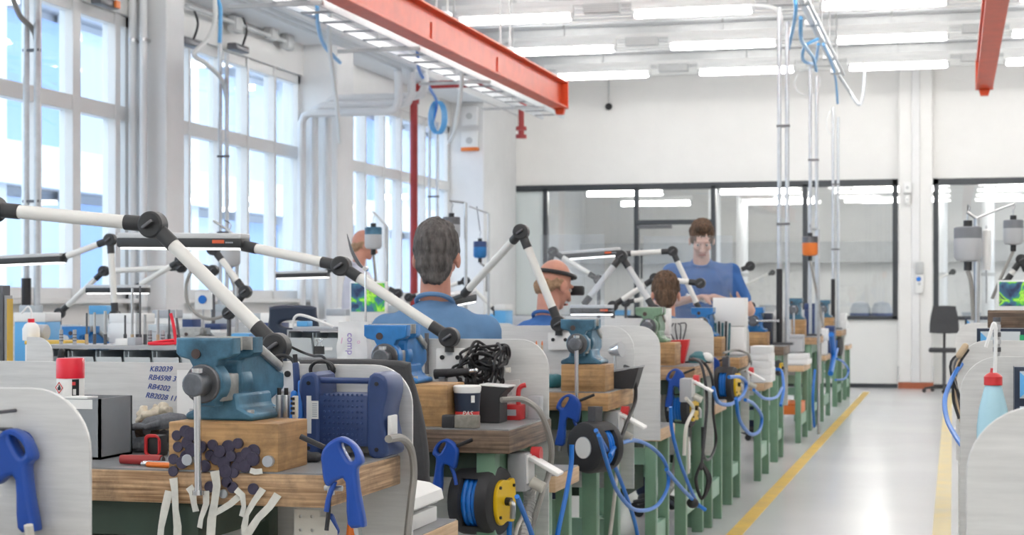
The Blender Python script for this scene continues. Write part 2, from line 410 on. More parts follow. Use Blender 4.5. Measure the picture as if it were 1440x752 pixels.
# radiators under the far windows
def radiator(y0, y1, label):
    t = thing('radiator', label, 'radiator', (WX + .042, y0, .25), group='radiators under the windows')
    for k in range(int((y1 - y0) / .12)): B().box((.0, .06 + k * .12, .35), (.08, .1, .7), bev=.012).out('fin', 'frame_white', t)
    B().b2((-.02, 0, .66), (.02, y1 - y0, .70)).out('header', 'frame_white', t)
radiator(14.8, 17.25, 'white panel radiator under the window between the two columns')
radiator(18.8, 22.8, 'white panel radiator under the window beside the red pipe')
# window openers, dark motors hanging at the lintel
for k, (x, y, label) in enumerate(((265, 60, 'dark window opener motor at the lintel, near the wide column'), (335, 68, 'dark window opener motor at the lintel, by the hanging cable'), (148, 4, 'dark and orange window opener motor above the window with the wide post'))):
    p = W(x, y, X=WX + .12)
    t = thing('window_opener', label, 'motor', p)
    B().box((0, 0, 0), (.10, .34, .07), bev=.015).out('housing', 'dark_steel' if k else 'dark_steel', t)
    B().tube([(0, .1, .03), (.02, .16, .2), (-.02, .14, .36)], .012).out('cable', 'black', t)
    if k == 2: B().box((.06, .1, 0), (.02, .08, .06), bev=.004).out('cover', 'orange', t)
for k, (x, y) in enumerate(((415, 110 / 3.76), (605, 150 / 3.76), (690, 205 / 3.76))):
    p = W(220 + x / 3.76, y + 5, X=-6.9)
    t = thing('conduit_box', 'grey junction box on the conduit along the lintel', 'junction box', p, group='lintel junction boxes')
    B().box((0, 0, 0), (.08, .2, .16), bev=.01).out('body', 'frame_grey', t)
    B().box((.045, 0, 0), (.012, .17, .13), bev=.004).out('lid', 'frame_grey', t)
# thin conduit along the lintel
p0, p1 = W(262, 8, X=-6.88), W(412, 62, X=-6.88)
cable('conduit_pipe', [p0, p1], .022, 'frame_grey', 'thin grey conduit running along the lintel over the windows', 'pipe', n=10)

# ---- back wall with its glazed partition
FR = .07
wb = struct(B().b2((-7.25, YB, 3.04), (10, YB + .2, ZC)).out('wall_back', 'white_wall'))
low = struct(B().b2((-6.986, YB + .02, .06), (-.783, YB + .1, 1.0)).b2((-.27, YB + .02, .06), (10, YB + .1, 1.0)).out('wall_low', 'white_panel'))
struct(B().b2((-6.986, YB, 0), (-.783, YB + .12, .06)).b2((-.27, YB, 0), (10, YB + .12, .06)).out('baseboard_back', 'frame_black'))
col = sthing('column')
B().b2((-.76, YB - .14, .09), (-.285, YB + .2, ZC)).out('shaft', 'white_wall', col, bevel=.01)
B().b2((-.58, YB - .17, .09), (-.46, YB - .14, ZC)).out('pipe_cover', 'grey_column', col, bevel=.01)
B().b2((-.77, YB - .16, 0), (-.275, YB + .2, .09)).out('plinth', 'rust_base', col, bevel=.004)
cols = [W(x, Y=YB).x for x in (767, 895, 1003, 1132)]
def glazing(nm, xs, doorbay=None):
    w = sthing(nm)
    B().b2((xs[0], YB - .02, 1.0), (xs[-1], YB + .1, 1.05)).b2((xs[0], YB - .02, 3.04 - .09), (xs[-1], YB + .1, 3.04)).b2((xs[0], YB - .02, 1.0), (xs[0] + FR, YB + .1, 3.04)).b2((xs[-1] - FR, YB - .02, 1.0), (xs[-1], YB + .1, 3.04)).out('window_frame', 'frame_black', w, bevel=.006)
    for x in xs[1:-1]: B().b2((x - FR / 2, YB - .02, 1.0), (x + FR / 2, YB + .1, 3.0)).out('mullion', 'frame_black', w, bevel=.006)
    for i in range(len(xs) - 1):
        if nm == 'window_7' and i == 0:
            B().b2((xs[0] + .03, YB + .03, .06), (xs[1] - .02, YB + .06, 3.0)).out('pane', 'frosted', w); continue
        B().b2((xs[i] + .02, YB + .035, 1.03), (xs[i + 1] - .02, YB + .045, 3.0)).out('pane', 'pane_inner', w)
    return w
g = glazing('window_7', [-6.986] + cols + [-.783])
B().b2((cols[1], YB - .025, 2.42), (cols[2], YB + .1, 2.49)).out('transom', 'frame_black', g, bevel=.005)
B().b2((cols[1] + .02, YB - .06, 2.36), (cols[1] + .55, YB - .02, 2.41)).out('door_closer', 'dark_steel', g, bevel=.005)
B().cyl((cols[1] + .09, YB - .06, 1.6), (cols[1] + .09, YB - .06, 2.05), .015).out('door_handle', 'frame_black', g)
glazing('window_8', [-.27, 2.6, 5.2, 8])
# ---- little boxes on the column and the corner
def wallbox(x, y0, y1, w, m, label, Y=YB - .19, band=None, name='wall_box'):
    a, c = W(x - w / 2, y1, Y=Y), W(x + w / 2, y0, Y=Y)
    t = thing(name, label, 'wall box', (a + c) / 2)
    sx, sz = c.x - a.x, c.z - a.z
    B().box((0, 0, 0), (sx, .09, sz), bev=.012).out('housing', m, t)
    if band: B().box((0, -.005, -sz / 2 + .02), (sx * 1.02, .1, .05), bev=.006).out('band', band, t)
    B().cyl((0, -.045, 0), (0, -.055, 0), min(sx, sz) * .2).out('dial', 'frame_grey', t)
    return t
wallbox(1276, 256, 272, 12, 'plastic_white', 'small white box high on the wall column')
wallbox(1276, 274, 287, 7, 'plastic_white', 'narrow white sensor just under the small box on the wall column')
t = wallbox(1293, 368, 385, 11, 'frame_grey', 'grey socket box halfway up the wall column')
t = wallbox(1293, 386, 412, 11, 'plastic_white', 'white switch panel with a blue mark on the wall column')
B().cyl((-.01, -.05, .07), (-.01, -.06, .07), .035).out('blue_mark', 'hose_blue', t)
wallbox(661, 150, 177, 22, 'grey_column', 'grey square fuse box on the corner column', Y=23.57)
wallbox(661, 184, 212, 23, 'plastic_white', 'white alarm siren with an orange band on the corner column', Y=23.57, band='orange')
a = W(856, 147, Y=YB - .1)
t = thing('camera_dome', 'small dark round sensor hanging on a thin stem on the white wall', 'sensor', a)
B().cyl((0, 0, 0), (0, 0, .36), .012).out('stem', 'frame_grey', t)
B().ball((0, 0, -.03), .055, 14).out('dome', 'black', t)

# ---- ceiling: cross beams, light rows
rows = [23.1 - 2.45 * k for k in range(12)]
for Y in rows:
    bm_ = struct(B().prism([(Y + .55, 4.85), (Y + .62, 4.58), (Y + 1.75, 4.58), (Y + 1.82, 4.85)], -6.45, 10, 'x').out('beam', 'white_ceiling'))
    for k in range(4): B().b2((-6.45, Y + .78 + k * .24, 4.56), (10, Y + .80 + k * .24, 4.581)).out('seam', 'frame_grey' if k == 0 else 'white_panel', bm_)
    B().b2((-6.45, Y + .50, 4.55), (10, Y + .56, 4.72)).out('flange', 'frame_grey', bm_)
TX = (-4.67, -2.7, -.7, 1.3, 3.3, 5.3)
lamp0 = thing('ceiling_lamp', 'long white fluorescent lamp hung under the ceiling', 'ceiling lamp', (0, 0, 0), group='ceiling lamps in rows')
B().b2((-.66, -.05, .06), (.66, .05, .12), bev=.006).out('housing', 'plastic_white', lamp0)
B().prism([(-.045, .06), (-.055, .04), (-.055, .035), (.055, .035), (.055, .04), (.045, .06)], -.66, .66, 'x').out('reflector', 'plastic_white', lamp0)
B().caps((-.6, 0, -.01), (.6, 0, -.01), .042).out('tube', 'tube_light', lamp0)
for s in (-1, 1): B().b2((s * .64 - .02, -.03, -.03), (s * .64 + .02, .03, .06)).out('socket', 'frame_grey', lamp0)
B().b2((-.012, -.012, .12), (.012, .012, .47)).out('hanger', 'frame_grey', lamp0)
first = True
ORD = ['first', 'second', 'third', 'fourth', 'fifth', 'sixth', 'seventh', 'eighth', 'ninth', 'tenth', 'eleventh', 'twelfth']
for ri, Y in enumerate(rows):
    struct(B().b2((-5.5, Y - .035, 4.5), (8, Y + .035, 4.55)).out('trim_3', 'plastic_white'))
    for xi, X in enumerate(TX):
        lb = 'ceiling lamp %s from the windows, %s row from the white end wall' % (ORD[xi], ORD[ri])
        if first: lamp0.location = (X, Y, 4.38); lamp0['label'] = lb; first = False
        else: dup(lamp0, (X, Y, 4.38), label=lb)
for Y in rows[:3]:
    for X in (-3.69, -1.7, .3):
        t = thing('louvre_box', 'small grey louvred box between two ceiling lamps', 'louvre', (X, Y, 4.40), group='louvre boxes between ceiling lamps')
        B().b2((-.2, -.06, 0), (.2, .06, .1), bev=.006).out('housing', 'frame_grey', t)
        for k in range(4): B().b2((-.19, -.07, .012 + k * .022), (.19, .07, .02 + k * .022)).out('slat', 'plastic_white', t)

# ---- orange-red crane rails
def crane(X, y0, y1, zb, label):
    t = thing('crane_rail', label, 'crane rail', (X, y0, zb)); L = y1 - y0; h = .31
    B().b2((-.085, 0, 0), (.085, L, .022)).out('bottom_flange', 'red_paint', t, bevel=.003)
    B().b2((-.085, 0, h - .02), (.085, L, h)).out('top_flange', 'red_paint', t, bevel=.003)
    B().b2((-.008, 0, .02), (.008, L, h - .02)).out('web', 'red_paint', t)
    B().b2((-.09, L, -.005), (.09, L + .02, h + .01)).out('end_plate', 'red_paint', t, bevel=.003)
    B().prism([(-.06, 0), (.06, 0), (.04, -.07), (-.04, -.07)], L - .06, L + .02, 'y').out('end_stop', 'red_paint', t, bevel=.003)
    for k in range(int(L / 2.2)):
        y = 1.1 + k * 2.2
        B().b2((.005, y - .05, .06), (.02, y + .05, .2)).out('splice_plate', 'red_paint', t)
        for dx in (-.05, .05): B().cyl((dx, y + .3, h), (dx, y + .3, ZC - zb), .012, n=8).out('hanger_rod', 'frame_grey', t)
        B().b2((-.08, y + .24, h), (.08, y + .36, h + .03)).out('clamp', 'steel', t)
    return t
crane(-4.36, 2, 19.1, 3.48, 'long orange-red crane rail under the ceiling on the window side')
crane(.32, 2, 18.6, 3.5, 'red crane rail hanging over the right hand benches')
# ---- cable trays and pipes between rail and windows
t = thing('cable_tray', 'grey perforated cable tray along the crane rail', 'cable tray', (-5.0, 4, 3.62))
for dx in (-.14, .14): B().b2((dx - .01, 0, 0), (dx + .01, 17.5, .07)).out('side_rail', 'pipe_galv', t)
for k in range(35): B().b2((-.14, k * .5, 0), (.14, k * .5 + .06, .012)).out('rung', 'tray_grey', t)
for k in range(7):
    B().cyl((-.16, 1 + k * 2.5, 0), (-.16, 1 + k * 2.5, 1.23), .012, n=8).out('hanger_rod', 'frame_grey', t)
    B().b2((-.55, 1 + k * 2.5 - .02, -.03), (.25, 1 + k * 2.5 + .02, 0)).out('bracket', 'frame_grey', t)
yc = 17.72
for k, (xx, zz) in enumerate(((-5.55, 3.80), (-5.66, 3.80), (-5.77, 3.80))):
    zt = 3.66 - .0 * k
    xe = -6.78 + (.11 if k == 0 else 0 if k == 1 else -.1)
    e = yc - .02 - .12 * k
    pts = [(xx, 5, zz), (xx, e - .12, zz), (xx, e - .03, zz - .03), (xx, e, zz - .12), (xx, e, zz - .2 - .09 * k), (xx - .04, e, zz - .28 - .09 * k)]
    zh = pts[-1][2] - .02
    pts += [(xx - .12, e, zh), (xe + .1, e, zh), (xe + .03, e, zh - .03), (xe, e, zh - .1), (xe, e, .3)]
    o0 = V(pts[0]); o = B().tube([V(p) - o0 for p in pts], .045, 12, smooth=False).out('heating_pipe', 'pipe_white'); o.location = o0
    tag(o, 'white pipe that bends down from the ceiling along the far window column', 'pipe', 'pipes bending down the column')
cable('ceiling_pipe', [(-5.35, 4, 3.86), (-5.35, 22.5, 3.86)], .04, 'pipe_white', 'straight white pipe under the ceiling next to the cable tray', 'pipe', n=10)
cable('ceiling_pipe', [(-5.2, 4, 3.95), (-5.2, 22.5, 3.95)], .03, 'pipe_galv', 'thin galvanised pipe under the ceiling above the cable tray', 'pipe', n=10)
for k, (x, zb) in enumerate(((188, .4), (203, .4))):
    p = W(x, Y=13.66)
    t = thing('riser_pipe', 'white vertical pipe clamped to the wide column', 'pipe', (p.x, 13.64, 0), group='riser pipes on the wide column')
    B().cyl((0, 0, .3), (0, 0, 4.12), .035, n=12).out('pipe', 'pipe_white', t)
    for z in (1.2, 3.55): B().cyl((0, 0, z), (0, 0, z + .03), .039, n=12).b2((-.022, .0, z), (.022, .12, z + .03)).out('clamp', 'steel', t)
# ---- red sprinkler pipe in the far corner
P = W(582, 120, X=-6.8); zt = P.z
t = thing('sprinkler_pipe', 'dark red sprinkler pipe rising and bending across the far corner', 'pipe', (P.x, P.y, 0))
Q = W(680, 117, Y=P.y)
e = W(733, 135, z=zt)
pts = [(0, 0, .6), (0, 0, zt - .1), (.03, 0, zt - .03), (.1, 0, zt), (Q.x - P.x, 0, zt), (e.x - P.x, e.y - P.y, zt), (e.x - P.x, e.y - P.y, zt - .1)]
B().tube(pts, .05, 12, smooth=False).out('pipe', 'red_pipe', t)
ve = V((e.x - P.x, e.y - P.y, zt)); 
B().cyl(ve - V((0, 0, .05)), ve - V((0, 0, .55)), .04, n=12).out('drop', 'red_pipe', t)
for z in (.1, .42, .53): B().cyl(ve - V((0, 0, z)), ve - V((0, 0, z + .05)), .075, n=12).out('coupling', 'red_pipe', t)
for q in ((.0, 0, zt - .2), (Q.x - P.x, 0, zt)): B().cyl(V(q) - V((0, 0, .04)), V(q) + V((0, 0, .04)), .07, n=12).out('coupling', 'red_pipe', t)
# ---- aisle lines on the floor
xl0, xl1 = W(1021, 752, z=0).x, W(1044, 752, z=0).x
tag(B().b2((xl0, -3, 0), (xl1, 24.3, .002)).out('floor_line', 'yellow_paint'), 'bright yellow line painted on the floor along the left hand benches', 'floor line')
tag(B().b2((-.11, -3, 0), (-.01, 24.3, .002)).out('floor_line', 'yellow_pale'), 'pale worn yellow line painted on the floor along the right hand benches', 'floor line')
struct(B().b2((9.8, -6, 0), (10, YB, ZC)).out('wall_right', 'white_wall'))
struct(B().b2((-7.3, -6.2, 0), (10, -6, ZC)).out('wall_rear', 'white_wall'))

# ================================================================= OUTSIDE: facade across the yard
fac = thing('office_building', 'white office building with blue window bands across the yard', 'building', (-16, 16, 0))
B().b2((-8, 0, 0), (-.3, 52, 14)).out('wall', 'facade_white', fac)
for f in range(4):
    z = .9 + f * 3.3
    B().b2((-.32, 0, z - .9), (.25, 52, z - .15)).out('floor_band', 'facade_white', fac)
    for k in range(20):
        B().b2((-.1, k * 2.6 + .12, z - .1), (-.05, k * 2.6 + 2.35, z + 2.2)).out('window_pane', 'facade_blue' if (k * 7 + f * 3) % 5 < 2 else 'facade_pale', fac)
        B().b2((-.2, k * 2.6 + 2.35, z - .15), (.08, k * 2.6 + 2.72, z + 2.4)).out('pier', 'facade_white', fac)
struct(B().b2((-60, -40, -.3), (-7.3, 90, -.15)).out('ground', 'ground'))

# ================================================================= the room behind the partition
struct(B().b2((-7.3, 33.8, 0), (10, 34, ZC)).out('wall_far', 'white_wall'))
struct(B().b2((-7.3, YB + .2, 3.5), (10, 34, 3.6)).out('ceiling_far', 'white_ceiling'))
struct(B().b2((-7.4, YB, 0), (-7.2, 34, ZC)).out('wall_side', 'white_wall'))
struct(B().b2((-7.2, 33.3, 2.0), (10, 33.8, 2.4)).out('trim_4', 'frame_grey'))
for Y, z in ((27.5, 3.38), (30.5, 3.38)):
    for X in (-5.2, -3, -.9, 1.3, 3.4): dup(lamp0, (X, Y, 3.03), group='ceiling lamps in the glazed room', label='long white fluorescent lamp in the room behind the glass')

# ================================================================= BENCHES
ZT = .92                                   # worktop height of the vise benches
LT = .70                                   # height of the small side tables
def plate_mesh(x0, x1, z0, z1, r=.1, both=False):
    poly = [(x0, z0), (x1, z0)] + arc((x1 - r, z1 - r), r, 0, PI / 2, 10) + (arc((x0 + r, z1 - r), r, PI / 2, PI, 10) if both else [(x0, z1)])
    return cut2d('backboard', poly, t=.008, bev=.0015)
def bench(y0, y1, x0, x1, label, woodm='wood_bench', board=None, bz0=.42, bz1=1.16, group=None, zt=ZT, thick=.07, right=True, inset=.08, legm='green_paint'):
    """worktop on green steel frame; board = y of the aluminium backboard, (board, x0, x1)"""
    t = thing('workbench', label, 'workbench', (x1 if right else x0, y0, 0), group=group); ox = t.location.x
    a, c = x0 - ox, x1 - ox; d = y1 - y0
    B().b2((a, 0, zt - thick), (c, d, zt), bev=.004).out('worktop', woodm, t)
    B().b2((a + .004, .006, zt), (c - .004, d - .006, zt + .004)).out('top_sheet', 'bench_sheet', t)
    e = c - inset if right else a + inset; f = a + .08 if right else c - .08
    for xx in (e, f):
        for yy in (.05, d - .05): B().b2((xx - .03, yy - .03, 0), (xx + .03, yy + .03, zt - thick), bev=.004).out('leg', legm, t)
        B().b2((xx - .02, .05, .16), (xx + .02, d - .05, .24)).out('foot_rail', 'green_light', t)
        B().b2((xx - .02, .05, zt - thick - .09), (xx + .02, d - .05, zt - thick)).out('top_rail', legm, t)
    B().b2((min(e, f), d - .07, .3), (max(e, f), d - .04, .38)).out('stretcher', 'green_light', t)
    B().b2((min(e, f), .05, zt - thick - .08), (max(e, f), .08, zt - thick)).out('apron', 'green_dark', t)
    sgn = -1 if right else 1
    cx = e + sgn * .5
    if abs(c - a) > .9:
        B().b2((cx - .2, .06, .25), (cx + .2, d - .08, zt - thick - .09), bev=.004).out('drawer_cabinet', 'green_dark', t)
        for k in range(3):
            dr = B().b2((cx - .19, .045, .28 + k * .16), (cx + .19, .06, .42 + k * .16), bev=.003).out('drawer', 'green_dark', t)
            B().tube([(cx - .06, .045, .36 + k * .16), (cx - .06, .02, .36 + k * .16), (cx + .06, .02, .36 + k * .16), (cx + .06, .045, .36 + k * .16)], .005, smooth=False).out('handle', 'steel', dr)
    if board:
        by, bx0, bx1 = board
        me = plate_mesh(bx0 - ox, bx1 - ox, bz0, bz1, r=.1) if right else plate_mesh(-(bx1 - ox), -(bx0 - ox), bz0, bz1, r=.1)
        if not right: me.transform(M.Rotation(PI, 4, 'Z'))
        p = link('backboard', me, 'alu', t); p.location = (0, by - y0, 0)
    return t
def side_table(y0, y1, x0, x1, label, board=False, group=None, woodm='wood_pale'):
    t = thing('side_table', label, 'side table', (x1, y0, 0), group=group); a, c, d = x0 - x1, 0, y1 - y0
    B().b2((a, 0, LT - .055), (c, d, LT), bev=.003).out('tabletop', woodm, t)
    B().b2((a + .004, .004, LT), (c - .004, d - .004, LT + .003)).out('top_sheet', 'bench_sheet', t)
    for xx in (a + .04, c - .05):
        for yy in (.035, d - .035): B().b2((xx - .025, yy - .025, 0), (xx + .025, yy + .025, LT - .055), bev=.003).out('leg', 'green_paint', t)
        B().b2((xx - .015, .03, .15), (xx + .015, d - .03, .25)).out('foot_rail', 'green_light', t)
    B().b2((a + .03, d - .05, .5), (c - .03, d - .02, .58)).out('stretcher', 'green_light', t)
    if board:
        p = link('backboard', plate_mesh(a - .25, .0, LT - .05, 1.175), 'alu', t); p.location = (0, -.006, 0)
    return t
WT = ZT + .004; T2 = .904; T3 = .936; T4 = .95; T5 = .934
R1 = bench(3.45, 3.95, -3.3, AX, 'laminated wood bench carrying the blue vise on a magnet-covered block', 'wood_bench', board=(3.985, -3.3, AX + .02), bz1=1.138, inset=.34, legm='green_dark')
R2 = bench(5.0, 5.56, -2.15, AX, 'dark worn wood bench with the tangle of black cables', 'wood_dark', board=(5.545, -2.0, AX - .005), bz1=1.165, zt=.90)
R3 = bench(6.53, 7.07, -2.6, AX, 'stained wood bench above the black hose reel with the round emblem', 'wood_block', board=(7.09, -2.3, AX), bz0=.5, bz1=1.185, zt=.932)
R4 = bench(8.83, 9.54, -2.6, AX, 'wood bench under the pale green vise', 'wood_bench', board=(9.56, -2.2, AX), bz1=1.19, zt=.946)
R5 = bench(10.74, 11.26, -2.7, AX, 'wood bench under the blue vise in front of the standing man', 'wood_block', board=(11.28, -2.1, AX), bz1=1.165, zt=.93)
R6 = bench(13.65, 14.2, -2.7, AX, 'dark wood bench beside the black sleeved pole', 'wood_dark', board=(14.22, -2.2, AX - .02))
R7 = bench(17.0, 17.95, -2.7, AX, 'wood bench under the orange hanging motor', 'wood_bench', board=(17.97, -2.2, AX - .02))
R8 = bench(20.86, 21.85, -2.7, AX, 'farthest wood bench before the glazed partition', 'wood_bench', board=(21.87, -2.2, AX - .02))
R0 = bench(1.7, 2.37, -2.6, AX, 'wood bench whose aluminium backboard carries a blue air gun', 'wood_bench', board=(2.41, -2.6, AX))
for (a, c, x, lab, bd) in ((4.1, 4.45, .25, 'small side table holding the box of magazines', False), (5.62, 6.0, .24, 'small pale side table behind the yellow hose reel', False), (7.76, 8.18, .4, 'small side table with a tall rounded aluminium board', True),
                           (9.64, 10.13, .18, 'small side table with a black cable hanging off its end', False), (12.2, 12.8, .35, 'small side table with a white box stack beside it', False), (15.5, 16.3, .35, 'small side table with a flat white carton on it', False), (18.3, 19.36, .35, 'small side table with a tall white folder on it', False), (22.3, 23.1, .45, 'farthest small side table before the partition', False)):
    side_table(a, c, AX - x, AX, lab, bd)

B2L = bench(5.02, 5.62, -3.7, -2.2, 'bench with plastic bins and standing rods beside the vise benches', 'wood_pale')
for y, x0, x1, lab in ((7.85, -6.2, -3.1, 'window side bench with the small blue vise'), (9.4, -6.2, -3.2, 'window side bench under the hanging white motor'), (11.6, -6.2, -3.1, 'window side bench behind the navy chair'), (14.2, -6.2, -3.2, 'window side bench near the middle column'), (17.2, -6.2, -3.3, 'window side bench near the red pipe')):
    bench(y, y + .6, x0, x1, lab, 'wood_pale', board=(y + .62, x0, x1), bz1=1.12)

# ---- vises on wooden blocks
def vise(loc, mat_, label, handle='v', jaw=.14, rz=0, worn=True):
    t = thing('bench_vise', label, 'vise', loc, rz); s = jaw / .14
    def o2(w, h0, h1, neck, boss, cz):                               # T-shaped jaw outline seen from the front
        return [(-w, h1), (-w, h1 - .034 * s), (-w + .008 * s, h1 - .042 * s), (-neck - .008 * s, h1 - .048 * s), (-neck, h1 - .062 * s)] + arc((0, cz), boss, PI * .80, PI * 1.30, 6) + [(-neck * .9, h0), (neck * .9, h0)] + arc((0, cz), boss, -PI * .30, PI * .20, 6) + [(neck, h1 - .062 * s), (neck + .008 * s, h1 - .048 * s), (w - .008 * s, h1 - .042 * s), (w, h1 - .034 * s), (w, h1)]
    H = .185 * s; cz = .085 * s
    m = link('front_jaw', cut2d('front_jaw', o2(.07 * s, .035 * s, H, .029 * s, .047 * s, cz), t=.042 * s, bev=.005 * s), mat_, t); m.location = (0, -.10 * s, 0)
    m = link('rear_jaw', cut2d('rear_jaw', o2(.07 * s, .02 * s, H, .030 * s, .046 * s, cz), t=.05 * s, bev=.005 * s), mat_, t); m.location = (0, .0, 0)
    B().b2((-.07 * s, -.079 * s, H - .028 * s), (.07 * s, -.073 * s, H + .002)).b2((-.07 * s, -.031 * s, H - .028 * s), (.07 * s, -.025 * s, H + .002)).out('jaw_insert', 'vise_worn' if worn else 'steel', t, bevel=.001)
    B().prism([(-.03 * s, .03 * s), (-.03 * s, .13 * s), (.02 * s, .165 * s), (.07 * s, .148 * s), (.15 * s, .112 * s), (.19 * s, .10 * s), (.19 * s, .06 * s), (.12 * s, .035 * s)], -.04 * s, .04 * s, 'x').out('body', mat_, t, bevel=.008 * s)
    B().box((0, .105 * s, .137 * s), (.096 * s, .13 * s, .022 * s), rot=(-.42, 0, 0), bev=.004 * s).out('anvil', 'vise_worn', t); B().cyl((-.018 * s, -.12 * s, .150 * s), (-.018 * s, -.1245 * s, .150 * s), .011 * s, n=14).out('rivet', 'rivet_brown', t)
    B().b2((-.036 * s, -.1 * s, .045 * s), (.036 * s, .05 * s, .105 * s), bev=.004).out('slide', 'vise_worn' if worn else mat_, t)
    base = B().prism([(-.085 * s, 0), (.085 * s, 0), (.085 * s, .014 * s), (.05 * s, .03 * s), (.045 * s, .06 * s), (-.045 * s, .06 * s), (-.05 * s, .03 * s), (-.085 * s, .014 * s)], -.055 * s, .11 * s, 'y').out('base', mat_, t, bevel=.006 * s)
    for sx in (-1, 1):
        for yy in (-.04, .09): B().cyl((sx * .07 * s, yy * s, .012 * s), (sx * .07 * s, yy * s, .024 * s), .011 * s, n=8).out('bolt', 'steel', base)
    B().cyl((0, -.12 * s, cz), (0, -.131 * s, cz), .043 * s, n=20).out('collar', 'dark_steel', t, bevel=.003)
    B().cyl((0, -.129 * s, cz), (0, -.170 * s, cz), .027 * s, n=20).out('screw_head', 'screw_steel', t, bevel=.004)
    if handle == 'v': p, q = V((.004, -.155 * s, cz + .03 * s)), V((.006, -.155 * s, cz - .235 * s))
    else: p, q = V((-.05, -.155 * s, cz)), V((.19 * s, -.155 * s, cz))
    hb = B().cyl(p, q, .0085 * s, n=12).out('handle_bar', 'chrome', t)
    for e in (p, q): B().cyl(e - (q - p).normalized() * .005, e + (q - p).normalized() * .005, .013 * s, n=12).out('end_knob', 'chrome', hb)
    return t
def block(x0, x1, y0, y1, z0, z1, label, m='wood_block'):
    o = B().box((0, 0, (z1 - z0) / 2), (x1 - x0, y1 - y0, z1 - z0), bev=.003).out('wood_block', m); o.location = ((x0 + x1) / 2, (y0 + y1) / 2, z0)
    return tag(o, label, 'wood block')
BZ = .105
bx0, bx1 = W(237, Y=3.455).x, W(391, Y=3.455).x
block(bx0, bx1, 3.455, 3.63, WT, WT + BZ, 'wooden block crowded with dark round magnets under the blue vise')
vx = W(293, Y=3.5).x
vise((vx + .02, 3.575, WT + BZ), 'vise_blue', 'worn dark blue bench vise with a long hanging chrome handle above the magnets', rz=math.radians(-5))
block(W(520, Y=5.05).x, W(628, Y=5.05).x, 5.06, 5.25, 0.904, 0.904 + .13, 'wooden block under the bright blue vise beside the paste tub')
vise((W(556, Y=5.12).x, 5.14, .904 + .13), 'vise_bright', 'bright blue bench vise behind the black chair back')
block(W(789, Y=6.55).x, W(851, Y=6.55).x, 6.55, 6.73, 0.936, 0.936 + .105, 'wooden block under the blue vise above the emblem reel')
vise((W(816, Y=6.6).x, 6.66, .936 + .105), 'vise_blue', 'blue bench vise with vertical handle above the emblem reel', jaw=.135)
block(W(905, Y=8.86).x, W(949, Y=8.86).x, 8.86, 9.06, 0.95, 0.95 + .12, 'wooden block under the pale green vise')
vise((W(914, Y=8.9).x, 8.97, .95 + .12), 'vise_green', 'pale green bench vise next to the red cradle', jaw=.14)
block(W(980, Y=10.78).x, W(1015, Y=10.78).x, 10.78, 10.96, 0.934, 0.934 + .125, 'wooden block under the blue vise in front of the standing man')
vise((W(988, Y=10.8).x, 10.88, .934 + .125), 'vise_bright', 'small bright blue vise in front of the standing man', jaw=.14)
block(W(1052, Y=13.7).x, W(1079, Y=13.7).x, 13.7, 13.9, WT, WT + .11, 'wooden block beside the stack of white boxes')
vise((W(1060, Y=13.7).x, 13.8, WT + .11), 'vise_bright', 'bright blue vise whose handle sticks out sideways', handle='h', jaw=.15)
block(W(1113, Y=17.1).x, W(1132, Y=17.1).x, 17.1, 17.3, WT, WT + .17, 'wooden block under the blue vise below the orange motor')
vise((W(1117, Y=17.1).x, 17.2 - .03, WT + .17), 'vise_blue', 'blue vise on a tall block below the orange motor', jaw=.16)
block(W(1155, Y=20.9).x, W(1172, Y=20.9).x, 20.9, 21.1, WT, WT + .15, 'wooden block on the farthest bench')
vise((W(1158, Y=20.9).x, 21.0, WT + .15), 'vise_blue', 'farthest blue vise, before the glazed partition', jaw=.16)

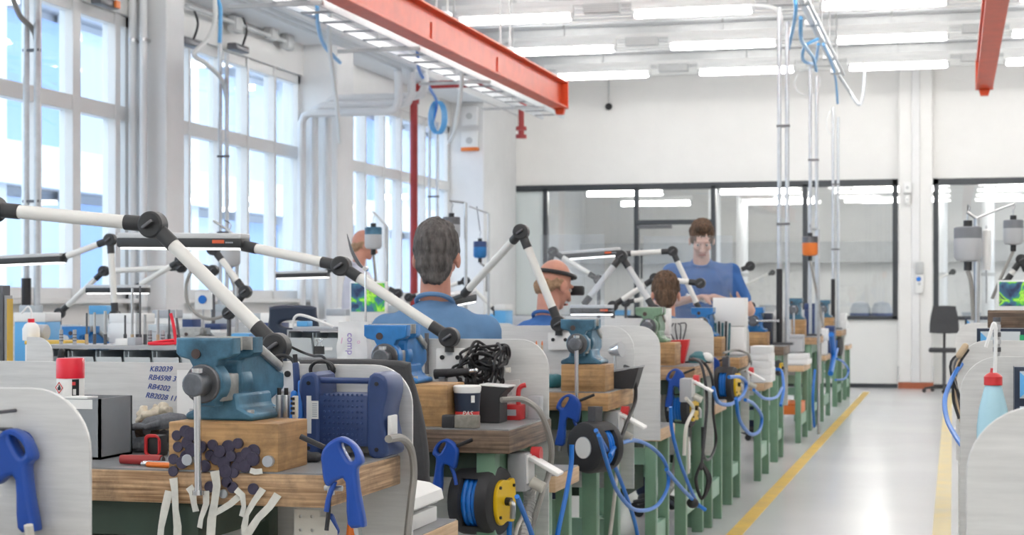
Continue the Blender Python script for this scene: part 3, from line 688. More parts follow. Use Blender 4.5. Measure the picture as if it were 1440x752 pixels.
# ---- jointed bench lamps
def lamp(pts, label, head=None, mount=True, tr=.0175, m='lamp_cream', logo=False, group=None, jr=.034, post=None):
    """pts: base joint, elbow(s) ... tip. head: (p,q) ends of the light bar"""
    o = V(pts[0]); P = [V(p) - o for p in pts]
    t = thing('bench_lamp', label, 'lamp', o, group=group)
    if mount:
        mb = B().box((.0, .02, -.075), (.10, .025, .075), bev=.004).out('mount_block', 'plastic_white', t)
        for s in (-1, 1): B().cyl((s * .027, .008, -.068), (s * .027, .002, -.068), .008, n=10).out('bolt', 'black', mb)
        B().cyl((0, 0, -.05), (0, 0, -.02), .016, n=12).out('stem', 'joint_black', t)
    if post is not None:
        B().cyl((0, 0, post - o.z), (0, 0, 0), .012, n=10).out('post', 'dark_steel', t); B().box((0, 0, post - o.z + .012), (.07, .07, .024), bev=.004).out('clamp_foot', 'joint_black', t)
    for i in range(len(P) - 1):
        d = (P[i + 1] - P[i]).normalized()
        B().cyl(P[i] + d * .05, P[i + 1] - d * .05, tr, n=16).out('arm_tube', m, t)
        B().cyl(P[i] + d * .02, P[i] + d * .075, tr * 1.12, tr * 1.12, n=16).out('sleeve', 'joint_black', t)
        B().cyl(P[i + 1] - d * .075, P[i + 1] - d * .02, tr * 1.12, n=16).out('sleeve', 'joint_black', t)
    for i, p in enumerate(P[:-1] if head else P):
        j = B().cyl(p - V((0, .022, 0)), p + V((0, .022, 0)), jr, n=24).out('joint', 'joint_black', t, bevel=.005)
        k = B().box(p - V((0, .03, 0)), (.034, .016, .009), rot=(0, -.6, 0), bev=.003).out('knob', 'dark_steel', j)
    if head:
        p, q = V(head[0]) - o, V(head[1]) - o; d = (q - p); L = d.length; ang = math.atan2(d.y, d.x); tilt = -math.atan2(d.z, math.hypot(d.x, d.y))
        h = B().box((L / 2, 0, 0), (L, .085, .036), bev=.008).out('lamp_head', 'joint_black', t); h.location = p; h.rotation_euler = (0, tilt, ang)
        B().box((L / 2, 0, .024), (L * .995, .083, .02), bev=.005).out('top_cover', 'lamp_grey', h)
        B().box((L / 2, 0, -.020), (L * .94, .07, .006)).out('diffuser', 'lamp_light', h)
        e = P[-1]; c = p + d * (0 if (p - e).length < (q - e).length else 1)
        B().cyl(e, c * .97 + (p + d * .5) * .03 + V((0, 0, .0)), .012, n=10).out('pivot', 'joint_black', t)
        if logo:
            B().box((L * .82, -.0435, .004), (.045, .001, .012)).out('logo_patch', 'logo_orange', h)
            for k in range(4): B().box((L * .82 + .03 + k * .0075, -.0437, .001), (.005, .001, .005)).out('logo_mark', 'label_grey', h)
    return t
LY = 3.955
lamp([W(389, 487, Y=LY), W(215, 316, Y=LY), W(-10, 294, Y=LY - .02)], 'large cream jointed lamp arm mounted behind the blue vise with magnets')
LY = 5.5
lamp([W(632, 474, Y=LY), W(480, 374, Y=LY), W(335, 344, Y=LY + .05)], 'cream jointed lamp with a flat dark head over the near bench bins', head=(W(171, 341, Y=LY + .05), W(346, 342, Y=LY + .05)), logo=True)
LY = 7.05
lamp([W(786, 455, Y=LY), W(733, 326, Y=LY), W(650, 416, Y=LY + .35)], 'cream jointed lamp bent in a peak beside the grey-haired man', head=(W(628, 424, Y=LY + .4), W(660, 418, Y=LY + .62)))
LY = 9.50
lamp([W(921, 436, Y=LY), W(874, 360, Y=LY), W(818, 432, Y=LY - .1)], 'jointed lamp bent in a peak above the pale green vise', head=(W(803, 437, Y=LY - .1), W(862, 437, Y=LY - .1)), logo=True, m='lamp_grey', mount=False, post=T4)
LY = 11.215
lamp([W(986, 440, Y=LY), W(946, 353, Y=LY), W(872, 357, Y=LY)], 'jointed lamp whose long dark head reaches level past the peaked lamp', head=(W(788, 361, Y=LY), W(872, 355, Y=LY)), logo=True, mount=False, post=T5)
LY = 14.12
lamp([W(1057, 430, Y=LY), W(1029, 380, Y=LY), W(993, 418, Y=LY)], 'jointed lamp bent in a peak before the standing man', head=(W(970, 420, Y=LY), W(1000, 420, Y=LY)), mount=False, post=WT)
LY = 11.06
lamp([W(842, 393, Y=LY), W(778, 354, Y=LY), W(764, 395, Y=LY)], 'jointed lamp behind the man with the head strap', mount=False, post=T5)
LY = 10.92
lamp([W(862, 430, Y=LY), W(921, 391, Y=LY), W(985, 398, Y=LY)], 'low jointed lamp in front of the glass door', mount=False, post=T5)
lamp([W(880, 425, Y=13.95), W(968, 408, Y=13.95), W(1055, 374, Y=13.95)], 'long jointed lamp arm rising past the standing man', mount=False, jr=.04, post=WT)
# lamps of the window side benches
LY = 8.42
lamp([W(162, 445, Y=LY), W(155, 337, Y=LY), W(78, 366, Y=LY)], 'jointed lamp on the window side whose flat head shines downward', head=(W(-20, 369, Y=LY), W(90, 364, Y=LY)))
lamp([W(322, 440, Y=LY), W(345, 410, Y=LY), W(300, 350, Y=LY)], 'short jointed lamp under the hanging grey motor', mount=False, post=WT)
LY = 9.96
lamp([W(84, 440, Y=LY), W(146, 381, Y=LY), W(255, 376, Y=LY)], 'low jointed lamp arm on the window side with a level upper tube', mount=False, post=WT)
LY = 9.83
lamp([W(300, 380, Y=LY), W(254, 366, Y=LY), W(184, 408, Y=LY)], 'jointed lamp on the window side with a slim hanging dark head', head=(W(124, 408, Y=LY), W(208, 408, Y=LY)), mount=False, post=WT)
lamp([W(560, 412, Y=12.15), W(480, 372, Y=12.15), W(455, 384, Y=12.15)], 'jointed lamp behind the navy chair with a grey head', head=(W(390, 388, Y=12.15), W(462, 386, Y=12.15)), mount=False, post=WT)
lamp([W(700, 440, Y=14.72), W(655, 395, Y=14.72), W(575, 418, Y=14.72)], 'jointed lamp far behind the grey-haired man', mount=False, jr=.04, post=WT)

# ================================================================= AIR GUNS, REELS, SOCKETS
GUN = [(215, 130), (240, 70), (300, 20), (360, 5), (430, 40), (480, 100), (500, 170), (470, 200), (460, 240), (480, 400), (515, 570), (490, 592), (400, 575), (385, 300), (320, 290), (265, 330), (235, 300), (220, 210)]
GHOLE = [(350, 45), (405, 55), (442, 110), (445, 150), (415, 162), (380, 115)]
def gsc(p, k): return [((x - 365) * k, -(y - 300) * k) for x, y in p]
def air_gun(loc, rz, label, L=.175, flip=False, group=None, trigger=True):
    k = L / 587; t = thing('air_gun', label, 'air gun', loc, rz, group)
    f = (lambda q: [(-x, z) for x, z in q][::-1]) if flip else (lambda q: q)
    link('body', cut2d('body', f(smooth_poly(gsc(GUN, k), 3)), [f(smooth_poly(gsc(GHOLE, k), 3))], t=.03, bev=.007), 'gun_blue', t)
    sx = -1 if flip else 1
    B().cyl((sx * (455 - 365) * k, 0, -(590 - 300) * k), (sx * (465 - 365) * k, 0, -(655 - 300) * k), .0085, n=10).out('connector', 'steel', t)
    B().cyl((sx * (230 - 365) * k, 0, -(80 - 300) * k), (sx * (60 - 365) * k, 0, -(10 - 300) * k), .006, n=10).out('nozzle', 'black', t)
    if trigger: B().tube([(sx * (300 - 365) * k, 0, -(300 - 300) * k), (sx * (260 - 365) * k, 0, -(400 - 300) * k), (sx * (240 - 365) * k, 0, -(500 - 300) * k)], .006).out('trigger', 'gun_blue', t)
    return t
def px_gun(x, y, Y, L, label, **kw):
    return air_gun(W(x, y, Y=Y), 0, label, L, **kw)
px_gun(22, 674, 2.385, .158, 'blue air gun hanging on a nail on the near rounded backboard', trigger=False)
px_gun(484, 677, 3.425, .19, 'blue air gun hanging at the corner of the bench with the magnets')
px_gun(626, 655, 4.975, .165, 'blue air gun hanging under the dark worn bench', flip=True)
px_gun(799, 590, 6.462, .20, 'blue air gun hanging beside the emblem reel', flip=True)
px_gun(949, 545, 8.80, .20, 'blue air gun hanging under the bench of the green vise', flip=True)
px_gun(1001, 524, 10.70, .20, 'blue air gun hanging beside the reel with hose loops', flip=True)
n0 = W(14, 604, Y=2.40)
tag(B().cyl((0, .01, 0), (0, -.04, .004), .003, n=8).cyl((.006, .01, .03), (.006, -.04, .03), .003, n=8).out('nail', 'dark_steel'), 'pair of dark nails carrying the near blue air gun', 'nail').location = n0
def reel(loc, rz, label, D=.2, w=.13, yellow=True, emblem=False):
    """axis along local x, yellow plate on +x, hose slot towards -y"""
    t = thing('hose_reel', label, 'hose reel', loc, rz); r = D / 2
    for s, n in ((-1, 'shell'), (1, 'shell')):
        B().lathe([(r * .2, s * w * .5), (r * .82, s * w * .5), (r * .95, s * w * .45), (r, s * w * .34), (r, s * w * .2), (r * .93, s * w * .18), (r * .2, s * w * .18)], (0, 0, 0), (1, 0, 0), 32).out(n, 'rubber', t)
    B().lathe([(r * .98, -w * .19), (r, -w * .19), (r, w * .19), (r * .98, w * .19)], (0, 0, 0), (1, 0, 0), 32)
    band = B()
    for i in range(24):                                           # rim, left open at the front slot
        a0, a1 = -PI / 2 + .75 + i * (2 * PI - 1.5) / 24, -PI / 2 + .75 + (i + 1) * (2 * PI - 1.5) / 24
        band.add([(x, q * math.cos(a), q * math.sin(a)) for a in (a0 - PI / 2 + PI / 2, a1) for q in (r * .97, r) for x in (-w * .2, w * .2)], [(0, 1, 5, 4), (2, 6, 7, 3), (0, 4, 6, 2), (1, 3, 7, 5)])
    for v in band.v: v.y, v.z = v.z, -v.y
    band.out('rim', 'rubber', t)
    coil = B()
    for k in range(3):
        for q in (.62, .80):
            coil.tube([(-w * .12 + k * w * .12, r * q * math.cos(a), r * q * math.sin(a)) for a in [2 * PI * i / 28 for i in range(29)]], r * .085, 8, smooth=False, cap=False)
    coil.out('hose_coil', 'hose_blue', t)
    if yellow:
        p = link('face_plate', cut2d('face_plate', smooth_poly([(-.6 * r, 0), (-.5 * r, .42 * r), (-.2 * r, .62 * r), (.2 * r, .58 * r), (.52 * r, .62 * r), (.62 * r, .3 * r), (.62 * r, -.3 * r), (.52 * r, -.62 * r), (.1 * r, -.58 * r), (-.25 * r, -.66 * r), (-.5 * r, -.45 * r)], 3), t=.014, bev=.003, ax='x'), 'reel_yellow', t); p.location = (w * .5 + .006, 0, 0)
        for yy in (-.4, .45):
            for zz in (-.42, .42): B().cyl((.006, yy * r, zz * r), (.012, yy * r, zz * r), .005, n=8).out('bolt', 'black', p)
        B().cyl((w * .5, 0, 0), (w * .5 + .03, 0, 0), .013, n=10).out('hub', 'black', t)
        B().tube([(w * .5 + .025, 0, 0), (w * .5 + .04, -.01, -.01), (w * .5 + .04, -.012, -.05)], .009).out('fitting', 'steel', t)
    if emblem:
        e = B().cyl((-w * .5 + .002, 0, 0), (-w * .5 - .003, 0, 0), r * .42, n=24).out('emblem', 'label_grey', t)
        B().b2((-w * .5 - .004, -r * .3, -r * .12), (-w * .5 - .0025, r * .3, r * .12)).out('emblem_bar', 'radio_blue', e)
        B().lathe([(r * .36, 0), (r * .40, 0), (r * .40, .0015), (r * .36, .0015)], (-w * .5 - .0045, 0, 0), (1, 0, 0), 24).out('emblem_ring', 'label_white', e)
    B().b2((-.02, -.02, r * .95), (.02, .02, r + .055)).out('bracket', 'dark_steel', t)
    return t
reel(W(686, 703, Y=5.08) + V((-.02, 0, 0)), math.radians(-12), 'black hose reel with a yellow face plate under the dark worn bench', D=.215, w=.145)
reel(W(837, 628, Y=6.43), math.radians(58), 'black hose reel with a round grey emblem and blue hose', D=.20, w=.13, yellow=False, emblem=True)
reel(W(958, 573, Y=8.92), math.radians(-8), 'hose reel with a slim yellow plate under the green vise bench', D=.21, w=.13)
reel(W(1021, 540, Y=10.60), math.radians(-8), 'hose reel with yellow plate and long blue loops under the far bench', D=.22, w=.13)
reel(W(1089, 517, Y=13.7), math.radians(-10), 'small yellow faced hose reel beside the white box stack', D=.13, w=.1)
reel(W(1177, 487, Y=20.95), math.radians(-8), 'farthest hose reel, before the partition', D=.24, w=.12, yellow=False)

def socket_box(loc, label, red=True):
    t = thing('power_socket', label, 'socket', loc)
    B().box((0, 0, 0), (.06, .11, .12), bev=.006).out('housing', 'plastic_grey', t)
    B().box((.032, -.0, .01), (.008, .09, .09), bev=.003).out('face', 'plastic_white', t)
    lid = B().box((.085, -.01, .02), (.11, .075, .012), rot=(0, .5, 0), bev=.004).out('lid', 'plastic_white', t)
    if red: B().cyl((.03, .03, .05), (.06, .03, .05), .026, n=16).out('red_button', 'plastic_red', t)
    B().cyl((.04, -.02, -.03), (.08, -.02, -.05), .018, n=12).out('plug', 'cable_light', t)
    return t
socket_box(W(732, 662, X=-1.325), 'open-lidded white power socket with red button under the dark worn bench')
socket_box(W(862, 598, X=-1.32), 'open-lidded power socket behind the emblem reel')
socket_box(W(966, 548, X=-1.32), 'open-lidded power socket under the green vise bench')
socket_box(W(1046, 533, X=-1.30), 'power socket under the bench before the standing man')
def conduit(pts, r, label):
    o0 = V(pts[0]); t = thing('flexible_conduit', label, 'conduit', o0); b = B(); q = [V(p) - o0 for p in pts]
    b.tube(q, r * .86, 10); tot = []
    P = [q[0] * 2 - q[1]] + q + [q[-1] * 2 - q[-2]]
    for i in range(1, len(P) - 2):
        n = max(2, int((P[i + 1] - P[i]).length / .011))
        for k in range(n):
            tt = k / n; a, c, d, e = P[i - 1:i + 3]
            tot.append(.5 * (2 * c + (d - a) * tt + (2 * a - 5 * c + 4 * d - e) * tt * tt + (3 * c - a - 3 * d + e) * tt ** 3))
    b.out('core', 'conduit', t); rb = B()
    for i in range(len(tot) - 1):
        d = (tot[i + 1] - tot[i])
        if d.length > 1e-5: rb.cyl(tot[i], tot[i] + d.normalized() * .006, r, n=10)
    rb.out('corrugation', 'conduit', t)
conduit([W(741, 680, X=-1.31), W(745, 700, X=-1.31), W(741, 725, X=-1.31), W(735, 755, X=-1.31), W(732, 800, X=-1.31)], .02, 'grey corrugated conduit dropping behind the yellow reel')
conduit([W(835, 668, X=-1.5), W(836, 700, X=-1.5), W(828, 740, X=-1.5), W(815, 790, X=-1.5)], .02, 'grey corrugated conduit dropping under the emblem reel')
conduit([W(957, 600, X=-1.45), W(953, 640, X=-1.45), W(945, 680, X=-1.45), W(930, 700, X=-1.5)], .022, 'grey conduit bending under the green vise bench')

# ---- blue hoses and cables at the aisle
def hose(px, X, label, r=.0085, m='hose_blue', cat='hose', name='air_hose', group=None):
    pts = [W(p[0], p[1], X=p[2] if len(p) > 2 else X) for p in px]
    return cable(name, pts, r, m, label, cat, group)
hose([(503, 728), (504, 752), (503, 790)], -1.305 - .03, 'blue hose hanging from the air gun at the magnet bench', r=.007)
hose([(40, 738), (42, 760), (40, 800)], -1.32, 'blue hose hanging from the nearest air gun', r=.007, m='cable_light')
hose([(713, 700), (716, 725), (716, 752), (716, 800)], -1.33, 'blue hose running down from the hub of the yellow reel')
hose([(668, 665, -1.5), (672, 690, -1.5), (669, 720, -1.5), (675, 752, -1.5), (680, 800, -1.5)], -1.5, 'blue hose leaving the slot of the yellow reel')
hose([(727, 698), (738, 725), (748, 752), (760, 800)], -1.27, 'blue hose slanting away behind the yellow reel')
hose([(804, 625), (803, 655), (795, 700), (784, 752), (780, 790)], -1.26, 'blue hose hanging from the air gun beside the emblem reel')
hose([(838, 605), (862, 650), (880, 695), (893, 735), (900, 775)], -1.27, 'blue hose falling straight from the emblem reel')
hose([(842, 612), (855, 655), (868, 690), (892, 716), (922, 712), (939, 684), (936, 652), (918, 630), (893, 619), (868, 626), (858, 640)], -1.25, 'blue hose making one wide loop beside the emblem reel')
hose([(943, 572), (945, 605), (955, 645), (968, 680), (982, 712)], -1.24, 'blue hose dropping steeply past the green vise bench', r=.009)
hose([(937, 660), (955, 682), (972, 700), (982, 710)], -1.22, 'short blue hose ending in a black connector', r=.009)
hose([(1003, 545), (1010, 565), (1028, 568), (1045, 555), (1049, 538), (1040, 530), (1025, 530)], -1.22, 'blue hose looped around the reel of the far bench', r=.011)
hose([(1035, 560), (1040, 590), (1055, 610), (1068, 605), (1071, 585), (1060, 568), (1048, 562)], -1.17, 'blue hose hanging in a second loop under the far reel', r=.011)
hose([(1060, 548), (1075, 560), (1092, 558), (1100, 545)], -1.22, 'short blue hose strung between the two far benches', r=.011)
hose([(1091, 519, -1.36), (1099, 522, -1.3), (1102, 545), (1098, 570)], -1.25, 'blue hose hanging beside the small yellow reel', r=.012)
hose([(1178, 490, -1.32), (1176, 503, -1.24), (1185, 508), (1193, 520), (1188, 532), (1175, 534)], -1.2, 'blue hose looped at the farthest bench', r=.012, m='hose_blue')
hose([(1169, 470), (1172, 500), (1168, 525)], -1.25, 'blue hose bundle hanging at the farthest bench', r=.03)
hose([(1146, 520), (1143, 560), (1145, 600)], -1.3, 'blue hose hanging below the orange motor bench', r=.013)
t = thing('hose_connector', 'black round connector at the end of the short blue hose', 'connector', W(974, 707, X=-1.22))
B().ball((0, 0, 0), (.03, .03, .026), 14).out('knob', 'rubber', t)
B().cyl((.02, .03, -.01), (.05, .075, -.04), .01, n=10).out('nipple', 'hose_blue', t)
# grey and black cables
hose([(546, 617), (565, 616), (578, 632), (582, 665), (578, 705), (573, 752), (570, 800)], -1.27, 'thick grey cable from the blue radio over the bench end', r=.0095, m='cable_grey', cat='cable', name='power_cable')
hose([(705, 562, -1.385), (735, 562, -1.33), (760, 580, -1.265), (775, 625, -1.25), (772, 665, -1.27), (760, 700, -1.27), (745, 752, -1.3)], -1.27, 'thick grey cable from the dark wedge box over the worn bench end', r=.0095, m='cable_grey', cat='cable', name='power_cable')
hose([(752, 668), (752, 690), (742, 715), (728, 740), (720, 775)], -1.32, 'light grey cable from the socket behind the yellow reel', r=.007, m='cable_light', cat='cable', name='power_cable')
hose([(868, 607), (869, 640), (865, 690), (858, 752)], -1.32, 'light grey cable hanging from the socket behind the emblem reel', r=.008, m='cable_light', cat='cable', name='power_cable')
hose([(879, 515, -1.31), (886, 520, -1.275), (893, 540, -1.25), (893, 565, -1.25), (883, 590, -1.25), (873, 618, -1.25)], -1.3, 'black cable with a thick sleeve hanging over the emblem reel bench', r=.008, m='black', cat='cable', name='power_cable')
hose([(974, 504, -1.345), (990, 510, -1.265), (1002, 535, -1.24), (1003, 580, -1.26), (1007, 620, -1.26), (998, 645, -1.26), (989, 638, -1.26), (988, 600, -1.26)], -1.3, 'black cable looping below the green vise bench', r=.008, m='black', cat='cable', name='power_cable')
hose([(970, 505, -1.345), (986, 512, -1.255), (994, 560, -1.215), (990, 620, -1.215), (986, 660, -1.215)], -1.3, 'black cable hanging straight below the green vise bench', r=.008, m='black', cat='cable', name='power_cable')
t = thing('cable_hank', 'black cable wound into a small hank hanging under the side table', 'cable', W(986, 675, X=-1.26))
for k in range(4): B().tube([(.0, .01 * k, .09), (.03 + .004 * k, .02 + .012 * k, .0), (.0, .02 + .01 * k, -.1), (-.03, .01 * k, 0), (0, .01 * k, .09)], .007).out('loop', 'black', t)
hose([(965, 560), (975, 575), (965, 600), (962, 640)], -1.215, 'light grey cable hanging from the socket under the green vise bench', r=.009, m='cable_light', cat='cable', name='power_cable')
hose([(1018, 496, -1.36), (1035, 492, -1.34), (1052, 498, -1.255), (1054, 512, -1.25), (1048, 522, -1.25)], -1.3, 'thin grey cable arched over the far bench end', r=.008, m='cable_grey', cat='cable', name='power_cable')
t = thing('adapter_box', 'pale tall adapter box fixed to a post under the green vise bench', 'adapter', W(963, 640, X=-1.4))
B().box((0, 0, .0), (.05, .07, .20), bev=.008).out('housing', 'cable_light', t); B().box((.02, 0, .0), (.015, .05, .15), bev=.003).out('cover', 'plastic_white', t)

# ---- vertical supply poles with clamps
def poles(xs, X, zb, label, top=3.68, sleeve=False, r=.017, clamps=(1.9, 2.7)):
    pts = [W(x, X=X) for x in xs]; Yc = sum(p.y for p in pts) / len(pts)
    c = W(sum(xs) / len(xs), Y=Yc)
    t = thing('supply_pole', label, 'pole', (c.x, Yc, zb))
    off = [W(x, Y=Yc).x - c.x for x in xs]
    for i, o in enumerate(off):
        B().cyl((o, 0, 0), (o, 0, top - zb - i * .12), r, n=12).out('pole', 'pipe_galv', t)
        if sleeve and i == 0: B().cyl((o, 0, .02), (o, 0, .62 if zb > .5 else 1.45), r * 1.5, n=12).out('sleeve', 'black', t)
    for z in clamps: B().b2((min(off) - .022, -.02, z - zb), (max(off) + .022, .02, z - zb + .02)).out('clamp', 'dark_steel', t)
    B().b2((min(off) - .05, -.05, 0), (max(off) + .05, .05, .02)).out('foot_plate', 'dark_steel', t)
    return t, [(c.x + o, Yc) for o in off]
PB = ZT + .004
PL = {}
PL['a'] = poles((1096, 1107), -1.34, PB, 'pair of steel supply poles with a black sleeve on the dark wood bench', sleeve=True)
PL['b'] = poles((1139.5, 1148.5), -1.37, PB, 'pair of steel supply poles beside the orange motor')
PL['c'] = poles((1171.5, 1178.5), -1.40, PB, 'pair of steel supply poles on the farthest bench', sleeve=True, top=3.66)
PL['d'] = poles((37, 52), -6.5, .0, 'pair of steel supply poles before the window with the wide post', sleeve=True, top=4.3, clamps=(2.0, 3.1), r=.024)
PL['e'] = poles((309.5, 319), -6.5, .0, 'pair of steel supply poles before the window between the columns', clamps=(1.9, 2.6), r=.02)
PL['f'] = poles((604, 615), -6.45, .0, 'pair of steel supply poles beside the red sprinkler pipe', clamps=(1.9, 2.6), r=.02)
# hoses and cables falling from the ceiling to the poles
def drop(px, X, label, m, r=.012): return hose(px, X, label, r=r, m=m, cat='cable' if 'cable' in label else 'hose', name='supply_cable' if 'cable' in label else 'supply_hose')
drop([(15, -10), (28, 22), (45, 40), (51, 60), (52, 110)], -6.5, 'grey cable bending down to the poles before the wide window post', 'cable_grey', .02)
drop([(302, -5), (302, 30), (292, 55), (273, 76), (290, 90), (312, 112), (319, 140)], -6.5, 'white cable swinging down to the poles between the columns', 'cable_white', .022)
drop([(305, -5), (310, 15), (309, 60)], -6.5, 'pale blue hose dropping to the poles between the columns', 'hose_sky', .02)
drop([(446, 8, -5.0), (447, 35, -5.2), (455, 62, -5.5), (468, 78, -5.8), (478, 88, -6.0)], -6, 'blue hose sagging from the tray to the white pipes', 'hose_sky', .018)
drop([(465, 12, -5.2), (463, 60, -5.4), (468, 100, -5.6), (474, 150, -5.8), (478, 200, -6.0)], -6, 'white cable hanging straight before the far column', 'cable_white', .02)
drop([(587, 68, -5.0), (590, 100, -5.4), (605, 125, -5.9), (614, 145, -6.3), (608, 175, -6.45)], -6, 'blue hose curling down to the poles beside the red pipe', 'hose_blue', .018)
drop([(650, 92, -4.9), (648, 130, -5), (640, 180, -5.2), (632, 200, -5.5)], -5, 'white cable hanging in a curve before the corner column', 'cable_white', .022)
t = thing('hose_coil', 'coil of pale blue hose hung on the poles beside the red pipe', 'hose', W(613, 165, X=-6.35))
for k in range(3): B().tube([(.09 * math.cos(a) + .02 * k, .02 * k, .2 * math.sin(a)) for a in [2 * PI * i / 16 for i in range(17)]], .012).out('loop', 'hose_sky', t)
drop([(1060, 8, -1.8), (1085, 10, -1.6), (1097, 20, -1.5), (1098, 45, -1.5)], -1.5, 'white cable arching to the black sleeved poles', 'cable_white', .018)
drop([(1118, -5, -1.2), (1119, 15, -1.2), (1115, 40, -1.3), (1108, 70, -1.45)], -1.4, 'blue hose dropping to the black sleeved poles', 'hose_sky', .016)
drop([(1126, 25, -1.10), (1127, 55, -1.14), (1136, 70, -1.25), (1144, 82, -1.32), (1148, 100, -1.37)], -1.4, 'blue hose curling to the poles beside the orange motor', 'hose_sky', .016)
drop([(1150, 55, -1.2), (1132, 65, -1.3), (1130, 85, -1.4), (1146, 88, -1.45), (1151, 62, -1.2)], -1.4, 'blue hose hung in a small loop on the slanting steel rail', 'hose_sky', .016)
drop([(1158, 62, -1.2), (1168, 85, -1.25), (1175, 110, -1.4), (1178, 145, -1.45)], -1.4, 'thin blue hose dropping to the farthest poles', 'hose_sky', .014)
t = thing('cable_ring', 'ring of thin white cable hung at the poles beside the orange motor', 'cable', W(1135, 116, X=-1.45))
B().tube([(.13 * math.cos(a), .01 * math.sin(3 * a), .13 * math.sin(a)) for a in [2 * PI * i / 20 for i in range(21)]], .008).out('ring', 'cable_white', t)
t = thing('cable_ring', 'slack thin white cable hung at the farthest poles', 'cable', (PL['c'][1][0][0], PL['c'][1][0][1], W(1174, 175, Y=PL['c'][1][0][1]).z))
B().tube([(.0, 0, .2), (-.05, -.02, .14), (-.08, -.02, 0), (-.05, -.02, -.1), (.0, 0, -.14)], .008).out('ring', 'cable_white', t)
# slanting steel rail at the ceiling
p0, p1 = W(1124, -5, z=4.0), W(1178, 103, z=4.0)
t = thing('supply_rail', 'slender steel supply rail running under the ceiling above the aisle benches', 'rail', p0)
d = p1 - p0; B().cyl((0, 0, 0), d, .035, n=10).out('rail', 'pipe_white', t); B().cyl((.07, 0, -.02), d + V((.07, 0, -.02)), .018, n=8).out('side_pipe', 'pipe_galv', t)
for k in range(5):
    q = d * (k / 4.4 + .05); B().cyl(q, q + V((0, 0, .85)), .01, n=8).out('hanger_rod', 'frame_grey', t); B().box(q, (.14, .06, .08), bev=.01).out('clamp', 'steel', t)
B().tube([d, d + V((.1, .3, -.15)), d + V((.25, .3, -.35)), d + V((.3, .3, 0)), d + V((.28, .3, .15))], .02).out('end_bend', 'pipe_galv', t)

# ---- hanging flexible-shaft motors
def motor(x, y, Y, label, s=1.0, top='motor_grey', low='motor_light', zb=PB, arm=None, shaft=None):
    c = W(x, y, Y=Y); t = thing('hanging_motor', label, 'motor', c)
    B().lathe([(.0, .075 * s), (.05 * s, .075 * s), (.055 * s, .07 * s), (.055 * s, .028 * s)], n=20).out('top_cap', top, t)
    B().lathe([(.055 * s, .028 * s), (.055 * s, -.045 * s), (.045 * s, -.06 * s), (.02 * s, -.065 * s), (0, -.065 * s)], n=20).out('casing', low, t)
    B().cyl((0, 0, .075 * s), (0, 0, .1 * s), .018 * s, n=12).out('neck', 'black', t)
    B().tube([(0, 0, .1 * s), (0, 0, .13 * s), (.008 * s, 0, .15 * s), (0, 0, .165 * s)], .004 * s).out('hook', 'steel', t)
    B().cyl((0, 0, -.065 * s), (0, 0, -.1 * s), .016 * s, n=12).out('spout', 'black', t)
    if shaft:
        pts = [V((0, 0, -.1 * s))] + [W(q[0], q[1], Y=q[2] if len(q) > 2 else Y) - c for q in shaft]; B().tube(pts, .009 * s).out('flexible_shaft', 'black' if low == 'plastic_grey' else 'cable_grey', t)
    if arm:
        a, e, px, zb2 = arm                       # arm tip above motor, arm end at the pole, then the pole goes down
        A = W(a[0], a[1], Y=Y) - c; E2 = W(e[0], e[1], Y=Y) - c
        st = B().cyl(A, E2, .007 * s, n=8).out('stand_arm', 'steel', t); B().cyl(E2, V((E2.x, E2.y, zb2 - c.z)), .011 * s, n=10).out('stand_pole', 'steel', t)
        B().cyl((0, 0, .165 * s), (A.x * .3, 0, A.z), .003).out('suspension', 'black', t)
motor(323, 358, 9.45, 'white and grey hanging motor under the flat dark lamp head', 1.15, arm=((300, 310), (333, 332), 333, .924), shaft=((330, 410), (320, 440), (290, 448), (266, 430), (262, 400), (272, 375)))
motor(525, 336, 11.75, 'pale blue-grey hanging motor behind the raised dark spatula leaf', 1.15, top='vise_blue', arm=((524, 297), (544, 318), 544, .924), shaft=((528, 400), (520, 430)))
motor(675, 352, 14.3, 'small dark blue hanging motor by the glass partition', 1.05, top='radio_blue', low='vise_bright', arm=((660, 290), (687, 300), 687, .924), shaft=((684, 380), (684, 410)))
motor(635, 322, 11.75, 'dark grey hanging motor right behind the grey-haired man', 1.15, top='dark_steel', low='plastic_grey', arm=((632, 282), (655, 285), 655, .924))
motor(1139, 347, 16.6, 'orange and black hanging motor above the aisle benches', 1.35, top='dark_steel', low='orange', zb=.9, arm=((1139, 322), (1151, 322), 1151, .0), shaft=((1143, 385), (1150, 420), (1158, 460)))

# ================================================================= ON THE FIRST BENCH
def at(x, y, z): return W(x, y, z=z)
# round magnets on the block and the bench edge
mags = [(249, 612), (262, 606), (270, 610), (251, 628), (265, 622), (272, 632), (245, 645), (258, 650), (263, 642), (300, 625), (311, 634), (322, 628), (336, 623), (305, 645), (316, 650), (327, 641), (348, 637), (357, 645), (296, 640), (289, 655), (319, 662), (333, 656), (346, 655), (357, 634), (245, 662), (284, 628), (338, 645), (330, 664)]
for k, (x, y) in enumerate(mags):
    o = B().cyl((0, 0, 0), (0, -.004 - .00027 * ((k * 11) % 28), 0), .0135 + .0018 * ((k * 7) % 3 - 1), n=20).out('magnet', 'magnet', bevel=.0008); o.location = W(x, y, Y=3.4545)
    tag(o, 'dark round magnet stuck to the front of the vise block', 'magnet', 'magnets on the vise block')
for x, y, lab in ((266, 646, 'pale silver magnet among the dark ones on the vise block'), (379, 648, 'single silver disc at the right of the vise block')):
    o = B().cyl((0, 0, 0), (0, -.0125, 0), .0125, n=20).out('magnet', 'magnet_silver', bevel=.0008); o.location = W(x, y, Y=3.4535); tag(o, lab, 'magnet')
